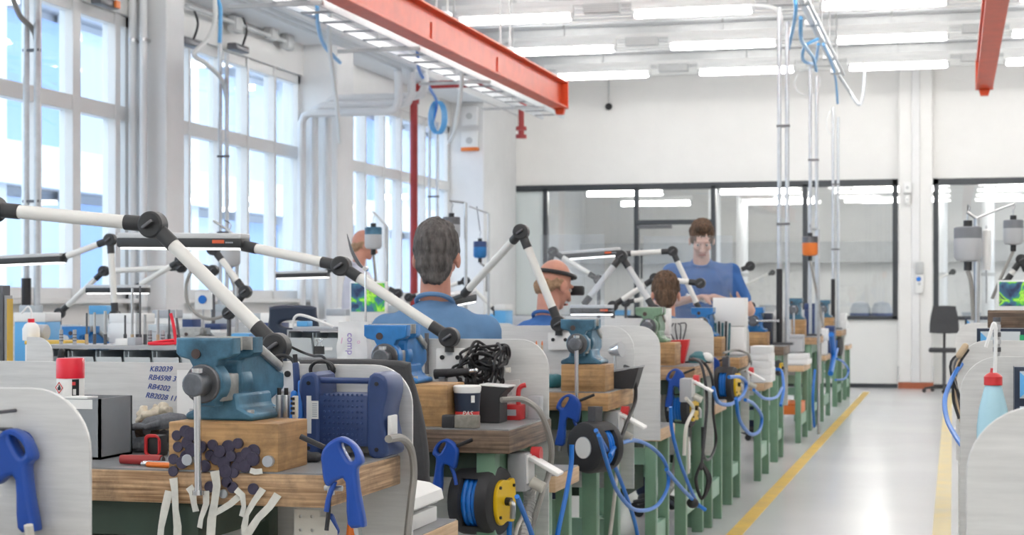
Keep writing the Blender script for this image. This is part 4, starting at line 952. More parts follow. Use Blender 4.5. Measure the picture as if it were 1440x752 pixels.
for x, y in ((296, 684), (328, 685), (357, 687), (320, 677)):
    o = B().cyl((0, 0, 0), (0, -.006, 0), .0125, n=20).out('magnet', 'magnet', bevel=.0008); o.location = W(x, y, Y=3.4495); tag(o, 'dark round magnet stuck to the bench edge below the block', 'magnet', 'magnets on the bench edge')
o = B().cyl((0, 0, 0), (0, -.006, 0), .010, n=20).out('magnet', 'magnet_silver', bevel=.0008); o.location = W(315, 694, Y=3.4495); tag(o, 'small silver disc on the bench edge between the tape strips', 'magnet')
# strips of masking tape hanging from the edge
def ribbon(px, wd, label, Y=3.442, group='tape strips on the bench edge'):
    P = [W(x, y, Y=Y) for x, y in px]; o0 = P[0]; P = [p - o0 for p in P]; vs = []; n = len(P)
    for i, p in enumerate(P):
        d = (P[min(i + 1, n - 1)] - P[max(i - 1, 0)]).normalized(); nrm = V((d.z, 0, -d.x)); curl = .006 * math.sin(i * 1.7 + len(px)); 
        for sgn in (-1, 1):
            for th in (0, -.0012): vs.append(p + nrm * sgn * wd / 2 + V((0, th - .004 * abs(math.sin(i)) + curl * sgn * .5, 0)))
    fs = [(0, 1, 3, 2), (4 * n - 4, 4 * n - 2, 4 * n - 1, 4 * n - 3)]
    for i in range(n - 1):
        a = 4 * i; b = a + 4; fs += [(a, b, b + 1, a + 1), (a + 2, a + 3, b + 3, b + 2), (a, a + 2, b + 2, b), (a + 1, b + 1, b + 3, a + 3)]
    o = B().add(vs, fs).out('tape_strip', 'tape'); o.location = o0; tag(o, label, 'tape')
ribbon([(244, 672), (247, 690), (248, 715), (250, 740), (250, 775)], .017, 'long strip of pale tape hanging from the bench edge next to a shorter slanting one')
ribbon([(238, 690), (233, 715), (228, 740), (224, 775)], .017, 'slanting strip of pale tape at the outer end of the row of strips')
ribbon([(266, 684), (272, 692), (274, 708), (276, 719)], .016, 'short curled strip of tape left of the vise handle')
ribbon([(302, 662), (306, 682), (303, 705), (298, 730), (296, 775)], .019, 'widest hanging strip of tape just beside the chrome vise handle')
ribbon([(290, 690), (291, 708), (284, 728), (281, 742)], .013, 'strip of tape torn to a point behind the vise handle')
ribbon([(332, 688), (342, 696), (344, 712), (340, 726)], .013, 'short strip of tape knotted at its top')
ribbon([(336, 698), (325, 708), (312, 716), (300, 722)], .014, 'strip of tape stretched sideways towards the vise handle')
ribbon([(370, 687), (358, 705), (348, 722), (344, 740), (348, 775)], .014, 'twisted strip of tape hanging below the single magnet')
ribbon([(391, 695), (380, 712), (364, 728), (350, 748), (338, 775)], .017, 'long slanting strip of tape at the inner end of the row')
ribbon([(352, 661), (360, 663), (370, 662)], .012, 'small scrap of tape on the lower edge of the vise block', Y=3.448)
# grey bin with the spray can
g0, g1 = W(52, Y=3.62).x, W(141, Y=3.62).x
t = thing('parts_bin', 'grey metal bin standing behind the near rounded backboard', 'bin', ((g0 + g1) / 2, 3.70, WT)); w = (g1 - g0) / 2
B().b2((-w, -.08, 0), (w, .08, .006)).out('bottom', 'grey_box', t)
for a, c in (((-w, -.08, 0), (w, -.074, .142)), ((-w, .074, 0), (w, .08, .142)), ((-w, -.08, 0), (-w + .006, .08, .142)), ((w - .006, -.08, 0), (w, .08, .142))): B().b2(a, c).out('side', 'grey_box', t)
B().b2((-w + .02, -.0815, .118), (w - .02, -.0802, .14)).out('paper_label', 'paper', t)
B().b2((-.01, -.083, .142), (.05, -.03, .146)).out('paper_flap', 'paper', t)
c = W(99, Y=3.70)
t = thing('spray_can', 'spray can with a big red cap and a flame hazard diamond', 'spray can', (c.x, 3.70, WT + .006))
B().lathe([(0, 0), (.031, 0), (.0325, .004), (.0325, .178), (.030, .182)], n=28).out('can', 'label_white', t)
B().lathe([(.0335, .180), (.0335, .224), (.031, .228), (0, .228)], n=28).lathe([(.0335, .18), (.0, .18)], n=28).out('cap', 'cap_red', t)
B().b2((-.001, -.001, .0), (.001, .001, .001)) 
dm = link('hazard_diamond', cut2d('hazard_diamond', [(0, -.014), (.014, 0), (0, .014), (-.014, 0)], [[(0, -.0115), (.0115, 0), (0, .0115), (-.0115, 0)]], t=.001), 'label_red', t); dm.location = (-.013, -.0305, .158); dm.rotation_euler = (0, 0, -.38)
fl = link('flame', cut2d('flame', smooth_poly([(0, -.006), (.005, -.004), (.004, .002), (0, .007), (-.002, .002), (-.005, .0), (-.004, -.005)], 3), t=.001), 'black', dm)
sg = B()
for i in range(6):
    a0, a1 = -.95 + i * .09, -.95 + (i + 1) * .09
    sg.add([(.0328 * math.cos(a), .0328 * math.sin(a), z) for a in (a0, a1) for z in (.13, .178)], [(0, 1, 3, 2)])
sg.out('black_panel', 'black', t)
B().box((.024, -.0235, .148), (.007, .001, .014), rot=(0, 0, .75)).out('barcode', 'label_white', t); B().box((.0225, -.0245, .168), (.008, .001, .008), rot=(0, 0, .75)).out('red_mark', 'label_red', t)
# small burrs standing in a row
for k, (x, y, m, r) in enumerate(((143, 594, 'ink_pink', .006), (142, 612, 'hose_sky', .006), (150, 590, 'steel', .003), (154, 592, 'ink_purple', .0035), (158, 588, 'steel', .003), (164, 600, 'black', .006), (169, 594, 'black', .008), (173, 594, 'dark_steel', .007))):
    p = W(x, 628, Y=3.90); h = W(x, y, Y=3.9).z - (WT + .02)
    t = thing('rotary_burr', ['pink domed', 'light blue', 'slim steel', 'violet', 'slender steel', 'black short', 'black drum', 'dark drum'][k] + ' rotary burr standing upright beside the gloves', 'burr', (p.x, 3.90, WT + .02))
    B().cyl((0, 0, 0), (0, 0, h), .0016, n=8).out('shank', 'steel', t)
    B().caps((0, 0, h * .72), (0, 0, h), r, r, 10).out('tip', m, t)
p = W(180, 628, Y=3.9); t = thing('rotary_burr', 'black flame-shaped rotary burr standing a little apart', 'burr', (p.x, 3.9, WT + .02))
B().cyl((0, 0, 0), (0, 0, .07), .0016, n=8).out('shank', 'steel', t); B().lathe([(0, .045), (.006, .047), (.007, .06), (.003, .085), (0, .09)], n=10).out('tip', 'black', t)
p = W(160, 628, Y=3.9); tag(B().b2((-.05, -.02, 0), (.05, .02, .02), bev=.002).out('burr_stand', 'dark_steel'), 'low dark block with holes holding the burrs', 'stand').location = (p.x, 3.9, WT)
# gloves: palm, five fingers, cuff, one continuous surface
def glove(x, y, rz, label):
    p = W(x, y, Y=3.76); b = B()
    b.caps((-.05, 0, .02), (.05, .0, .024), .03, .036); b.caps((.05, 0, .024), (.10, .0, .02), .034, .03)
    for k, (dy, L) in enumerate(((-.03, .06), (-.012, .075), (.008, .07), (.026, .055))):
        b.caps((-.07, dy, .02), (-.07 - L * .6, dy - .008, .022), .0115, .011); b.caps((-.07 - L * .6, dy - .008, .022), (-.07 - L, dy - .004, .012), .011, .0095)
    b.caps((.0, -.035, .025), (-.05, -.058, .018), .013, .010)
    for v in b.v: v.z = max(v.z, .001) * .85
    me = remesh(b, .004, 3); o = link('work_glove', me, 'glove'); o.location = (p.x, 3.83, WT + .001); o.scale = (.55, .75, .8); o.rotation_euler = (0, 0, rz); tag(o, label, 'glove'); return o
glove(182, 640, -.15, 'dark grey knitted glove lying fingers first towards the grey bin')
g = glove(207, 632, .5, 'dark grey knitted glove lying crosswise on top of the other'); g.location.z = WT + .056; g.rotation_euler = (0, -.1, .25)
# rag
b = B()
for k in range(16): b.ball((random.uniform(-.045, .045), random.uniform(-.02, .02), random.uniform(.01, .05)), (random.uniform(.012, .026), random.uniform(.01, .02), random.uniform(.01, .022)), 10, rot=(random.random() * 3, random.random() * 3, 0))
b.b2((-.04, -.02, 0), (.04, .02, .02)); me = remesh(b, .004, 1)
jitter(me, lambda q: noise.noise(q * 70) * .011)
p = W(222, 615, Y=3.9); o = link('cleaning_rag', me, 'rag'); o.location = (p.x, 3.90, WT + .05); tag(o, 'crumpled cream cleaning rag against the backboard', 'rag')
tag(B().b2((-.07, -.03, 0), (.07, .035, .05), bev=.004).out('dark_tin', 'dark_steel'), 'low dark tin under the crumpled rag', 'tin').location = (p.x, 3.90, WT)
p = W(197, 612, Y=3.82); t = thing('wire_brush_wheel', 'dark brown brush disc leaning beside the rag', 'brush', (p.x, 3.86, WT + .05)); t.rotation_euler = (0, .5, .3)
B().cyl((0, 0, .0), (0, -.012, .0), .03, n=20).out('bristles', 'wood_dark', t); B().cyl((0, .002, 0), (0, -.015, 0), .01, n=12).out('hub', 'dark_steel', t)
p = W(160, 655, z=WT + .012); t = thing('file_handle', 'dark red round handle lying in front of the gloves', 'handle', (p.x, 3.53, WT + .0118)); B().cyl((-.06, 0, 0), (.042, 0, 0), .0105, .0125, n=14).out('grip', 'red_pipe', t, bevel=.002); B().cyl((.042, 0, 0), (.046, 0, 0), .009, n=14).out('ferrule', 'dark_steel', t)
p = W(231, 636, Y=3.76); t = thing('tool_pouch', 'small red trimmed black pouch beside the vise block', 'pouch', (p.x - .01, 3.74, WT)); B().b2((-.018, -.02, 0), (.016, .03, .05), bev=.005).out('pouch', 'black', t); link('trim', cut2d('trim', rrect(-.02, 0, .018, .054, .012), [rrect(-.013, .006, .018, .046, .008)], t=.008, bev=.002), 'plastic_red', t).location = (0, -.023, 0)
p = W(222, 656, z=WT); t = thing('pliers', 'small chrome pliers with one orange grip beside the vise block', 'pliers', (p.x, p.y, WT + .007)); B().tube([(-.035, .006, 0), (-.02, .0, 0), (.04, -.004, 0)], .006).out('handle', 'chrome', t); B().tube([(-.02, -.012, -.001), (.0, -.016, -.001), (.04, -.02, -.001)], .006).out('handle', 'orange', t); B().ball((-.03, -.002, 0), (.012, .009, .006)).out('head', 'chrome', t)
# gauge blocks right behind the vise, screwdriver, dark cloth
p = W(385, 590, z=WT + BZ); t = thing('gauge_pins', 'two black-tipped steel gauge pins beside the vise', 'gauge', (p.x, 3.64, WT + BZ))
for k in (0, 1): B().b2((-.02 + k * .017, -.01, 0), (-.008 + k * .017, .004, .052), bev=.001).out('pin', 'steel', t); B().cyl((-.014 + k * .017, -.003, .052), (-.014 + k * .017, -.003, .068), .005, n=10).out('tip', 'black', t)
B().b2((.018, -.006, 0), (.03, .006, .05), bev=.002).out('brass_comb', 'cable_light', t)
for k in range(4): B().b2((.016, -.009, .008 + k * .011), (.025, -.005, .014 + k * .011)).out('slot', 'black', t)
p = W(410, 590, Y=3.8); t = thing('screwdriver', 'short blue screwdriver leaning between gauge pins and radio', 'screwdriver', (p.x, 3.80, WT)); B().caps((0, 0, .075), (.002, .01, .15), .008).out('grip', 'hose_blue', t); B().cyl((0, 0, 0), (0, 0, .075), .003).out('shank', 'steel', t)
p = W(438, 650, z=WT); b = B()
for k in range(7): b.ball((random.uniform(-.03, .03), random.uniform(-.02, .02), .012), (.02, .016, .013), 10)
o = link('dark_cloth', remesh(b, .005, 2), 'charcoal'); o.location = (p.x, p.y + .02, WT); tag(o, 'small dark cloth in front of the blue radio', 'cloth')
# ---- radio
pr = W(546, Y=3.835); pl = W(424, Y=3.835)
t = thing('site_radio', 'dark blue rugged radio with corner posts and a top handle', 'radio', ((pr.x + pl.x) / 2, pr.y + .02, WT + .005)); hw = (pr.x - pl.x) / 2; hh = .188
B().b2((-hw + .03, -.028, .02), (hw - .03, .10, hh - .045), bev=.008).out('body', 'radio_blue', t)
gr = B()
for i in range(9):
    for j in range(9): gr.ball((-hw + .062 + i * (2 * hw - .125) / 8, -.029, .035 + j * .0135), (.0035, .0025, .0035), 6)
gr.out('grille_dots', 'radio_blue', t)
for sx, m in ((-1, 'radio_blue'), (1, 'radio_blue')):
    for yy in (.03,):
        x0 = sx * (hw - .024)
        pc = link('corner_post', cut2d('corner_post', smooth_poly([(-.024, 0), (.02, 0), (.026, hh * .5), (.02, hh), (-.018, hh), (-.026, hh * .8), (-.014, hh * .5), (-.026, hh * .15)], 3), t=.13, bev=.008), m, t); pc.location = (x0, yy, 0)
        if sx > 0: pc.scale = (-1, 1, 1)
        for zz in (.015, hh - .018): B().cyl((0, -.064, zz), (0, -.0675, zz), .005, n=10).out('screw', 'black', pc)
B().cyl((-hw + .03, -.01, hh - .012), (hw - .03, -.01, hh - .012), .0075, n=12).out('top_handle', 'radio_blue', t)
B().b2((-hw - .008, -.03, .012), (-hw + .006, .10, hh - .012), bev=.006).out('front_panel', 'radio_front', t)
for zz in (.06, .10, .14): B().cyl((-hw - .008, .0, zz), (-hw - .013, .0, zz), .012, n=14).out('dial', 'radio_blue', t)
lb = B().b2((-hw + .033, -.0412, .05), (-hw + .045, -.0402, .14)).b2((-hw + .045, -.0412, .085), (-hw + .063, -.0402, .128)).out('type_label', 'label_white', t); lb.location = (-.014, .005, 0)
for k in range(7): B().b2((-hw + .048, -.0418, .09 + k * .005), (-hw + .060, -.0411, .0925 + k * .005)).out('print_line', 'label_grey', lb)
B().box((hw + .004, .0, .07), (.01, .05, .05), bev=.003).out('power_inlet', 'plastic_white', t)
# handwriting, paper strip, holes on the backboard
for k, s in enumerate(('KB2039', 'RB4598 3', 'RB4202', 'RB2028 11')):
    q = W(210 - [0, 2, 3, 6][k], 522 + k * 11.5 + [0, 0, 1, 2][k], Y=3.98) - R1.location
    h = text(s, .0195, 'ink_blue', R1, q, (PI / 2, [0, .05, .1, .1][k], 0), 'handwriting', shear=.3)
p0, p1 = W(249, 600, Y=3.978), W(266, 520, Y=3.978)
o = B().b2((0, 0, 0), (p1.x - p0.x + .06, -.001, p1.z - p0.z)).out('paper_sheet', 'paper'); o.location = p0; tag(o, 'narrow white sheet stuck to the backboard behind the vise', 'paper')
# cables over the backboard
pts = [W(362, 530, Y=3.9), W(372, 512, Y=3.88), W(392, 500, Y=3.9), W(410, 505, Y=3.9), W(417, 525, Y=3.88), W(418, 560, Y=3.86)]
cable('power_cable', pts, .0045, 'black', 'black cable arching over the lamp mount to the blue radio', 'cable')
t = thing('power_plug', 'dark and blue plug sleeve above the blue radio', 'plug', W(418, 530, Y=3.86)); B().caps((0, 0, -.03), (-.004, 0, .03), .009, .008).out('body', 'radio_blue', t); B().cyl((-.004, 0, .03), (-.006, 0, .055), .006, n=10).out('strain_relief', 'black', t)
t = thing('cable_ring', 'ring of thin black cable hanging on the backboard behind the radio', 'cable', W(452, 520, Y=3.962))
for k in range(2): B().tube([((.028 + .004 * k) * math.cos(a), .006 * k, .022 * math.sin(a)) for a in [2 * PI * i / 14 for i in range(15)]], .004).out('ring', 'black', t)
B().tube([W(404, 485, Y=4.02) - t.location, W(425, 495, Y=4.05) - t.location, W(440, 500, Y=4.02) - t.location, W(456, 503, Y=3.985) - t.location, W(466, 530, Y=3.965) - t.location, W(474, 560, Y=3.965) - t.location], .0035).out('lead', 'black', t)
# bolt at the corner, rail and grips below the bench
t = thing('clamp_bolt', 'steel clamp bolt at the corner of the magnet bench', 'bolt', W(463, 686, Y=3.44)); B().cyl((-.01, 0, 0), (.03, 0, 0), .006, n=10).out('shaft', 'steel', t); B().box((.004, 0, 0), (.014, .012, .03), bev=.002).out('nut', 'steel', t); B().tube([(0, .0, -.012), (.0, -.004, -.05), (-.004, -.006, -.09)], .005).out('strap', 'black', t)
t = thing('perforated_rail', 'cream perforated metal bracket below the magnet bench', 'bracket', W(432, 745, Y=3.52)); 
link('rail', cut2d('rail', [(-.03, -.2), (.03, -.2), (.03, .045), (-.03, .045)], [[(a + .004 * math.cos(q), zz + .004 * math.sin(q)) for q in [PI * i / 4 for i in range(8)]] for a in (-.015, .012) for zz in (-.16, -.12, -.08, -.04, 0, .03)], t=.003), 'cable_light', t)
link('gusset', cut2d('gusset', [(.03, -.1), (.07, -.1), (.07, 0), (.05, .03), (.03, .03)], [[(.045 + .004 * math.cos(q), zz + .004 * math.sin(q)) for q in [PI * i / 4 for i in range(8)]] for zz in (-.05, -.01)], t=.003), 'cable_light', t)
t = thing('tool_grips', 'pair of hand tool grips, one orange and one blue, hooked under the bench end', 'hand tool', W(492, 728, Y=3.56)); B().caps((.0, 0, -.06), (.006, 0, .012), .011, .009).out('grip', 'orange', t); B().caps((-.035, 0, -.03), (-.045, 0, .0), .011, .009).out('grip', 'gun_blue', t)

# ================================================================= ON THE SECOND BENCH
t = thing('sharpening_stone', 'two-tone grey and black stone bar on the dark worn bench', 'stone', (W(645, Y=5.0).x, 5.03, T2)); B().b2((-.018, -.02, 0), (.055, .022, .04), bev=.004).out('stone', 'stone', t); B().b2((-.058, -.02, 0), (-.018, .022, .04), bev=.004).out('black_end', 'rubber', t)
p = W(653, Y=5.2); t = thing('paste_tub', 'white tub with a navy and red label standing beside the wooden block', 'tub', (W(657, Y=5.13).x, 5.13, T2))
B().lathe([(0, 0), (.036, 0), (.042, .115), (.0, .115)], n=28).out('tub', 'plastic_white', t); B().lathe([(.0435, .108), (.0445, .122), (.040, .126), (0, .126)], n=28).lathe([(.0435, .108), (0, .108)], n=28).out('lid', 'plastic_white', t)
B().lathe([(.0388, .045), (.0420, .103)], n=28).out('navy_label', 'navy', t); B().lathe([(.0376, .022), (.0390, .045)], n=28).out('red_label', 'label_red', t)
text('PAS', .02, 'label_white', t, (-.004, -.0435, .034), (PI / 2, 0, .3), shear=.2); B().box((.028, -.034, .085), (.012, .001, .022), rot=(0, 0, .69)).out('badge', 'label_white', t)
p = W(688, Y=5.28); t = thing('wedge_box', 'dark wedge shaped box with a white sloping lid', 'box', (p.x + .022, 5.3, T2)); B().prism([(-.045, 0), (.02, 0), (.02, .085), (.045, .112), (-.045, .118)], -.05, .05, 'y').out('body', 'rubber', t, bevel=.003); B().prism([(-.048, .124), (-.048, .1185), (.047, .1125), (.047, .118)], -.052, .052, 'y').out('lid', 'plastic_white', t, bevel=.002)
p = W(731, Y=5.42); t = thing('tool_cradle', 'red plastic tool cradle on the dark worn bench', 'cradle', (p.x - .02, 5.43, T2)); B().b2((-.03, -.04, 0), (.03, .03, .05), bev=.004).out('base', 'plastic_red', t); B().tube([(.022, -.03, .02), (.02, -.03, .09), (.03, -.03, .11), (.045, -.028, .115)], .008).out('hook', 'plastic_red', t); B().b2((-.02, -.043, .015), (.015, -.039, .035)).out('nameplate', 'label_grey', t)
p = W(752, Y=5.47); tag(B().b2((-.02, -.03, 0), (.02, .03, .075), bev=.003).out('steel_block', 'plastic_grey'), 'small grey steel block leaning against the rounded backboard', 'block').location = (p.x, 5.48, T2)
t = thing('data_card', 'white card with a round hole propped above the red cradle', 'card', W(717, 548, Y=5.46)); k_ = link('card', cut2d('card', [(-.035, -.035), (.0, -.05), (.035, -.01), (.035, .035), (-.03, .03)], [[(.0 + .008 * math.cos(q), -.012 + .008 * math.sin(q)) for q in [PI * i / 6 for i in range(12)]]], t=.002), 'paper', t); k_.rotation_euler = (.2, 0, 0); B().b2((-.02, -.004, .015), (.025, -.002, .02)).out('print_line', 'label_grey', t)
# black cable tangle
t = thing('cable_tangle', 'tangled heap of black cables against the second backboard', 'cable', (W(680, Y=5.42).x, 5.42, T2))
random.seed(11)
for k in range(13):
    a = random.uniform(0, 6.28); pts = []
    cx, cz = random.uniform(-.05, .06), random.uniform(.15, .21)
    for i in range(9):
        q = a + i * .8; rr = random.uniform(.02, .062); pts.append((max(-.115, min(.075, cx + rr * math.cos(q) * 1.2)), random.uniform(-.05, .045), min(.275, cz + rr * math.sin(q))))
    if k % 2: pts += [(pts[-1][0] * .6, -.03 + random.uniform(-.01, .02), .1), (pts[-1][0] * .5 + .02, -.03, .05), (pts[-1][0] * .5, -.02, .0)]
    B().tube(pts, .0048, 8, 5).out('cable', 'black', t)
for k in range(4): B().caps((-.07 + k * .02, -.03, .02), (-.075 + k * .024, -.02, .13), .011, .008).out('plug', 'black', t)
B().box((.098, -.055, .165), (.016, .012, .016), bev=.002).out('white_plug', 'cable_light', t)
t = thing('hand_grinder', 'black tapered hand grinder lying across a steel rest', 'grinder', W(640, 523, Y=5.36)); B().cyl((-.07, 0, -.008), (.05, 0, .003), .017, .011, n=16).out('grip', 'rubber', t, bevel=.002); B().cyl((.05, 0, .003), (.066, 0, .005), .008, n=12).out('collet', 'chrome', t); B().ball((.072, 0, .006), .009).out('nose', 'chrome', t)
zr = T2 - t.location.z; B().b2((-.05, -.02, zr), (-.03, .02, -.016)).b2((-.07, -.02, zr), (.0, .02, zr + .008)).out('rest', 'steel', t)
t = thing('steel_angle', 'upright steel strip beside the lamp mount', 'bracket', (W(592, Y=5.46).x, 5.52, T2)); B().b2((-.006, 0, 0), (.006, .01, .28)).out('strip', 'dark_steel', t); B().b2((-.03, -.02, 0), (.006, .02, .01)).out('foot', 'dark_steel', t)

# ================================================================= THIRD TO EIGHTH BENCH
p = W(876, Y=6.8); t = thing('wedge_box', 'dark sloping instrument case with a grey top beside the emblem reel vise', 'box', (p.x - .01, 6.86, T3)); B().prism([(-.07, 0), (.05, 0), (.075, .085), (-.07, .06)], -.06, .06, 'y').out('case', 'rubber', t, bevel=.003); B().prism([(-.075, .062), (.078, .087), (.078, .093), (-.075, .07)], -.062, .062, 'y').out('lid', 'plastic_grey', t)
t = thing('paper_tag', 'white paper tag hanging on the black cable', 'tag', W(892, 540, X=-1.265)); k_ = B().b2((-.002, -.03, -.025), (.0, .03, .025)).out('card', 'paper', t); k_.rotation_euler = (.4, 0, 0); B().tube([(0, 0, .025), (0, -.01, .05)], .001).out('string', 'cable_light', t)
t = thing('glass_cup', 'small chrome cup tipped on its side behind the vise', 'cup', (W(864, Y=6.95).x, 6.97, T3 + .15)); B().lathe([(.01, -.03), (.02, -.02), (.03, .02), (.034, .03)], (0, 0, 0), (1, -.3, .2), 18).out('bowl', 'chrome', t); B().cyl((0, 0, -.15), (0, 0, 0), .006, n=8).out('stem', 'steel', t)
p = W(765, Y=6.75); b = B()
for k in range(8): b.ball((random.uniform(-.05, .05), random.uniform(-.03, .03), .03), (.03, .025, .03), 10)
o = link('blue_cloth', remesh(b, .006, 2), 'teal'); o.location = (p.x, 6.82, T3 - .002); tag(o, 'crumpled teal cloth beside the emblem reel vise', 'cloth')
for k, x in enumerate((745, 752, 758)):
    q = W(x, Y=6.95); t = thing('marker_pen', 'thin upright brush pen behind the teal cloth', 'pen', (q.x, 6.98, T3), group='brush pens behind the teal cloth'); B().cyl((0, 0, 0), (.006 * (k - 1), 0, .17), .004, n=8).out('barrel', 'wood_rod', t); B().caps((.006 * (k - 1), 0, .17), (.0065 * (k - 1), 0, .185), .004, .002, 8).out('bristle', 'orange', t)
# fourth
p = W(962, Y=9.2); t = thing('tool_cradle', 'bright red open cradle beside the pale green vise', 'cradle', (p.x - .03, 9.2, T4)); link('side', cut2d('side', [(-.06, 0), (.03, 0), (.055, .1), (.06, .13), (-.05, .125), (-.05, .105), (.02, .1), (.01, .02), (-.06, .02)], t=.06, bev=.004), 'plastic_red', t); B().b2((-.05, -.025, .02), (.0, .03, .06)).out('insert', 'black', t)
p = W(985, Y=9.3); t = thing('hot_iron', 'teal and white smoothing tool lying beside the red cradle', 'tool', (p.x - .01, 9.3, T4)); B().lathe([(0, 0), (.06, 0), (.06, .01), (.05, .04), (.02, .062), (0, .065)], n=20).out('shell', 'teal', t); B().ball((.045, -.01, .03), (.035, .03, .028)).out('nose', 'plastic_white', t); B().b2((-.07, -.04, 0), (.07, .04, .008)).out('sole', 'black', t)
t = thing('wire_twist', 'twisted thin dark wires standing behind the red cradle', 'wire', (W(954, Y=9.4).x, 9.42, T4))
for k in range(4): B().tube([(0, 0, 0), (-.02 + .012 * k, .01, .1), (-.05 + .03 * k, 0, .17 + .012 * k), (-.03 + .012 * k, .0, .215)], .004).out('wire', 'dark_steel', t)
# fifth and on
t = thing('brush_set', 'bundle of short dark brushes behind the fifth wooden block', 'brush', (W(1015, Y=11.0).x, 11.03, T5))
for k in range(5): B().cyl((-.04 + k * .02, 0, 0), (-.045 + k * .023, 0, .21 + .01 * (k % 2)), .007, n=8).out('brush', 'black' if k % 2 else 'teal', t)
def paper_stack(x0, x1, Y, zb, zt, label, n=4, d=.22):
    a, c = W(x0, Y=Y).x, W(x1, Y=Y).x; t = thing('paper_stack', label, 'paper', ((a + c) / 2, Y + d / 2, zb)); h = (zt - zb) / n
    for k in range(n): B().box((random.uniform(-.008, .008), 0, h * (k + .5)), (c - a, d, h * .97), rot=(0, 0, random.uniform(-.04, .04)), bev=.003).out('tray', 'paper', t)
paper_stack(1001, 1047, 11.07, T5, 1.31, 'tall stack of white trays in front of the standing man', 2, .16)
paper_stack(903, 938, 9.27, T4 + .0, 1.25, 'white tray stack behind the pale green vise', 2, .13)
paper_stack(1055, 1083, 12.25, LT + .003, .96, 'uneven stack of white boxes on a side table', 5, .3)
paper_stack(1106, 1136, 15.6, LT + .003, .80, 'flat white carton on the side table beyond the black sleeve', 2, .4)
paper_stack(1150, 1162, 18.5, LT + .003, .98, 'tall white folder on the side table beyond the orange motor', 2, .4)
paper_stack(1182, 1190, 21.5, ZT + .004, 1.12, 'white packet on the farthest bench', 2, .3)
W_orange = 720 + FPX * ((AX - .18) * CS + 15.9 * SN) / (-(AX - .18) * SN + 15.9 * CS)
def case_box(x, Y, zb, size, m, label):
    c = W(x, Y=Y); t = thing('tool_case', label, 'case', (c.x, Y, zb)); B().box((0, 0, size[2] * .4), (size[0], size[1], size[2] * .8), bev=.008).out('body', m, t); B().box((0, 0, size[2] * .9), (size[0] * 1.02, size[1] * 1.02, size[2] * .2), bev=.008).out('lid', m, t)
case_box(1139, 17.8, ZT + .004, (.10, .2, .33), 'radio_blue', 'upright blue case under the orange motor')
case_box(1077, 14.1, ZT + .004, (.11, .12, .26), 'navy', 'dark blue case behind the sideways handle vise')
case_box(1168, 19.13, LT + .003, (.1, .3, .3), 'radio_blue', 'upright blue case beside the white folder')
case_box(1118, 15.9, LT + .11, (.16, .2, .16), 'plastic_grey', 'grey case standing on the flat white carton')
case_box(W_orange, 15.9, .25, (.28, .58, .1), 'orange', 'flat orange box on the foot rail of a side table')
# ================================================================= LOW TABLE: magazines in a box
p = W(600, 730, X=-1.42); t = thing('magazine_box', 'white box with rolled magazines on the nearest side table', 'box', (-1.43, 4.28, LT + .003))
B().b2((-.10, -.12, 0), (.085, .12, .04), bev=.003).out('box', 'paper', t)
for k in range(7): B().b2((-.09, -.12 + .0, .043 + k * .006), (.07 - .004 * (k % 3), .1, .0475 + k * .006)).out('magazine', ['label_white', 'plastic_red', 'navy', 'label_grey', 'black', 'label_white', 'ink_purple'][k], t)
r = B()
pts = [(-.11, .05), (-.07, .095), (0, .11), (.06, .102), (.095, .085), (.10, .062), (.08, .05)]
n = len(pts); r.add([(x, y, z) for y in (-.13, .13) for x, z in pts] + [(x, y, z - .003) for y in (-.13, .13) for x, z in pts], [(i, i + 1, n + i + 1, n + i) for i in range(n - 1)] + [(2 * n + i, 3 * n + i, 3 * n + i + 1, 2 * n + i + 1) for i in range(n - 1)] + [(i, 2 * n + i, 2 * n + i + 1, i + 1) for i in range(n - 1)] + [(n + i, n + i + 1, 3 * n + i + 1, 3 * n + i) for i in range(n - 1)] + [(0, n, 3 * n, 2 * n), (n - 1, 3 * n - 1, 4 * n - 1, 2 * n - 1)]).out('rolled_cover', 'paper', t)

# ================================================================= CHAIRS
def chair(loc, rz, label, seat=.6, m='charcoal', hole=False, back=True, bw=.4, b0=.17, b1=.52, base=.28):
    """faces local +y"""
    t = thing('work_chair', label, 'chair', loc, rz)
    B().box((0, 0, seat - .03), (.42, .40, .06), bev=.025).out('seat', m, t)
    if back:
        h = b1 - b0; o = smooth_poly([(-bw * .5, .1 * h), (-bw * .42, .0), (bw * .42, 0), (bw * .5, .1 * h), (bw * .48, .5 * h), (bw * .40, .9 * h), (bw * .33, h), (-bw * .33, h), (-bw * .40, .9 * h), (-bw * .48, .5 * h)], 3)
        hl = [[(.06 * math.cos(a), h * .8 + .018 * math.sin(a)) for a in [2 * PI * i / 16 for i in range(16)]]] if hole else []
        me = cut2d('backrest', o, hl, t=.035, bev=.012); br = link('backrest', me, m, t); br.location = (0, -.21, seat + b0); br.rotation_euler = (.10, 0, 0)
        B().tube([(0, -.1, seat - .06), (0, -.24, seat - .05), (0, -.27, seat + .08), (0, -.245, seat + b0 + .12)], .018).out('back_stem', 'black', t)
    B().cyl((0, 0, .09), (0, 0, seat - .06), .025, n=14).out('gas_column', 'dark_steel', t)
    for k in range(5):
        a = 2 * PI * k / 5 + .3; e = V((base * math.cos(a), base * math.sin(a), .06))
        arm = B().cyl((0, 0, .1), e, .022, .014, n=8).out('foot_arm', 'black', t)
        B().cyl(e + V((0, -.012, -.03)), e + V((0, .012, -.03)), .028, n=14).out('caster', 'black', arm)
    return t
cp = W(508, Y=4.64)
chair((cp.x, 4.74, 0), math.radians(4), 'black high work chair whose curved back stands beside the magazine box', seat=.62, m='charcoal', b0=.15, b1=.51, bw=.44)
cp = W(420, Y=7.0); chair((cp.x, 7.18, 0), 0, 'navy work chair with an oval hole in its backrest', seat=.68, m='navy', hole=True, b0=.2, b1=.59, bw=.27)
